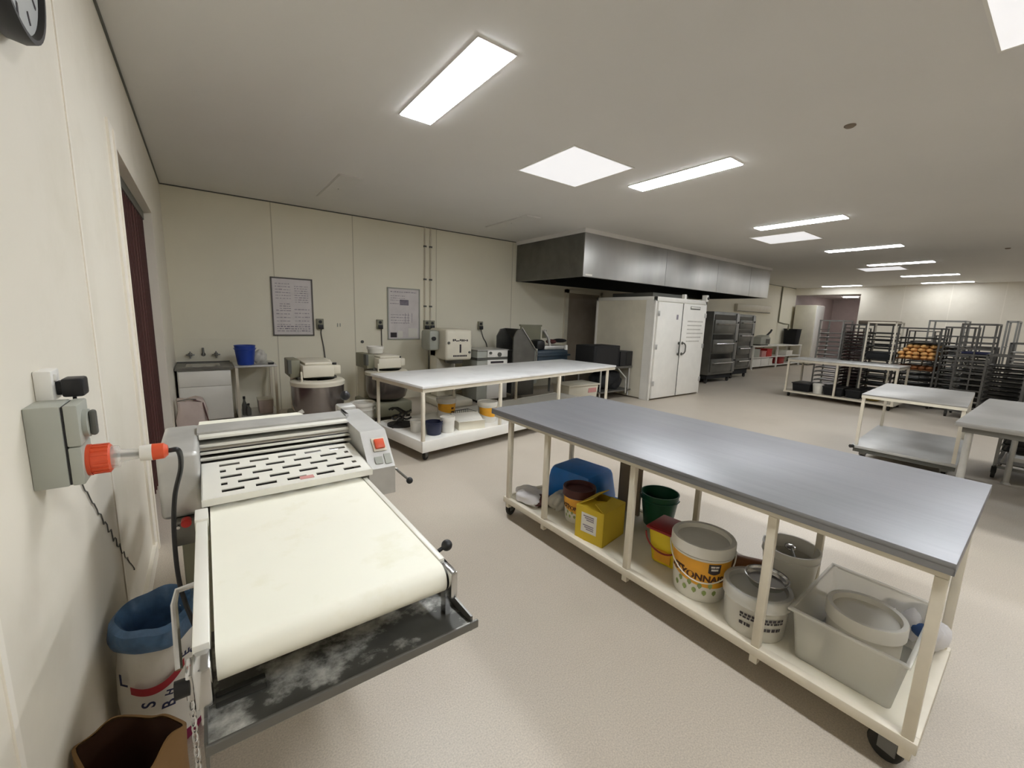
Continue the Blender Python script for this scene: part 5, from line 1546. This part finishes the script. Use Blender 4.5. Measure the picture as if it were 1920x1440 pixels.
MB().cyl((6.06, 1.45, 0.24), (6.03, 1.47, 0.24), 0.02, n=10).build('bumper', M['rubber'], ctv)

ctv.rotation_euler = (0, 0, R(4))

# ------------------------------------------------------------------ right hand steel table with a tray trolley under it
rt = thing('steel_table', 'grey steel table cut off by the right edge, trays stored beneath', 'table', (5.9, -0.05, 0))
MB().box(4.86, 6.95, -0.62, 0.50, 0.845, 0.885, bev=0.004).build('tabletop', M['steelx'], rt)
MB().box(4.90, 6.91, -0.58, 0.46, 0.80, 0.845).build('apron', M['darksteel'], rt, False)
for x, y in ((4.94, 0.42), (6.84, 0.25), (4.94, -0.54), (6.84, -0.54)):
    MB().cyl((x, y, 0.02), (x, y, 0.80), 0.024, n=14).cyl((x, y, 0), (x, y, 0.02), 0.04, 0.028, n=14).build('leg', M['galv'], rt)
MB().box(6.825, 6.855, -0.53, 0.24, 0.26, 0.30).build('stretcher', M['galv'], rt, False)
lv = rack('low tray trolley pushed up behind the right hand steel table', 7.02, -0.42, 0.36, 0.75, 0.80, M['rack'], 7, z0=0.10, group='low tray trolleys')
fill(lv[2:7], 7.02, -0.42, 0.36, 0.75, M['tray'], 'blackened tray on the low trolley behind the steel table', 'trays behind the steel table')
fill(lv[0:1], 7.02, -0.42, 0.36, 0.75, M['traylt'], 'pale tray lowest on the trolley behind the steel table', 'lowest tray behind the steel table')

# ------------------------------------------------------------------ camera, world, view
cam = bpy.data.cameras.new('camera')
co = bpy.data.objects.new('camera', cam)
COL.objects.link(co)
yaw, pitch, roll = 0.63771, 0.15965, 0.0330
F = Vector((math.sin(yaw)*math.cos(pitch), math.cos(yaw)*math.cos(pitch), -math.sin(pitch)))
r_ = Vector((math.cos(yaw), -math.sin(yaw), 0))
u_ = r_.cross(F)
rr, uu = r_*math.cos(roll)+u_*math.sin(roll), -r_*math.sin(roll)+u_*math.cos(roll)
mw = Matrix((rr, uu, -F)).transposed().to_4x4()
mw.translation = (0, 0, 1.6)
co.matrix_world = mw
cam.sensor_width = 36
cam.sensor_fit = 'HORIZONTAL'
cam.lens = 778.35/1920*36
cam.clip_start = 0.02
SC.camera = co
w = bpy.data.worlds.new('world')
SC.world = w
w.use_nodes = True
w.node_tree.nodes['Background'].inputs[0].default_value = (0.8, 0.85, 0.9, 1)
w.node_tree.nodes['Background'].inputs[1].default_value = 0.0
SC.view_settings.view_transform = 'Standard'
SC.view_settings.look = 'None'
SC.view_settings.exposure = 1.68
SC.view_settings.gamma = 1.0
SC.view_settings.use_curve_mapping = False
SC.cycles.use_denoising = True
SC.cycles.max_bounces = 10
SC.cycles.diffuse_bounces = 6
SC.cycles.sample_clamp_indirect = 6
SC.cycles.caustics_reflective = False
SC.cycles.caustics_refractive = False
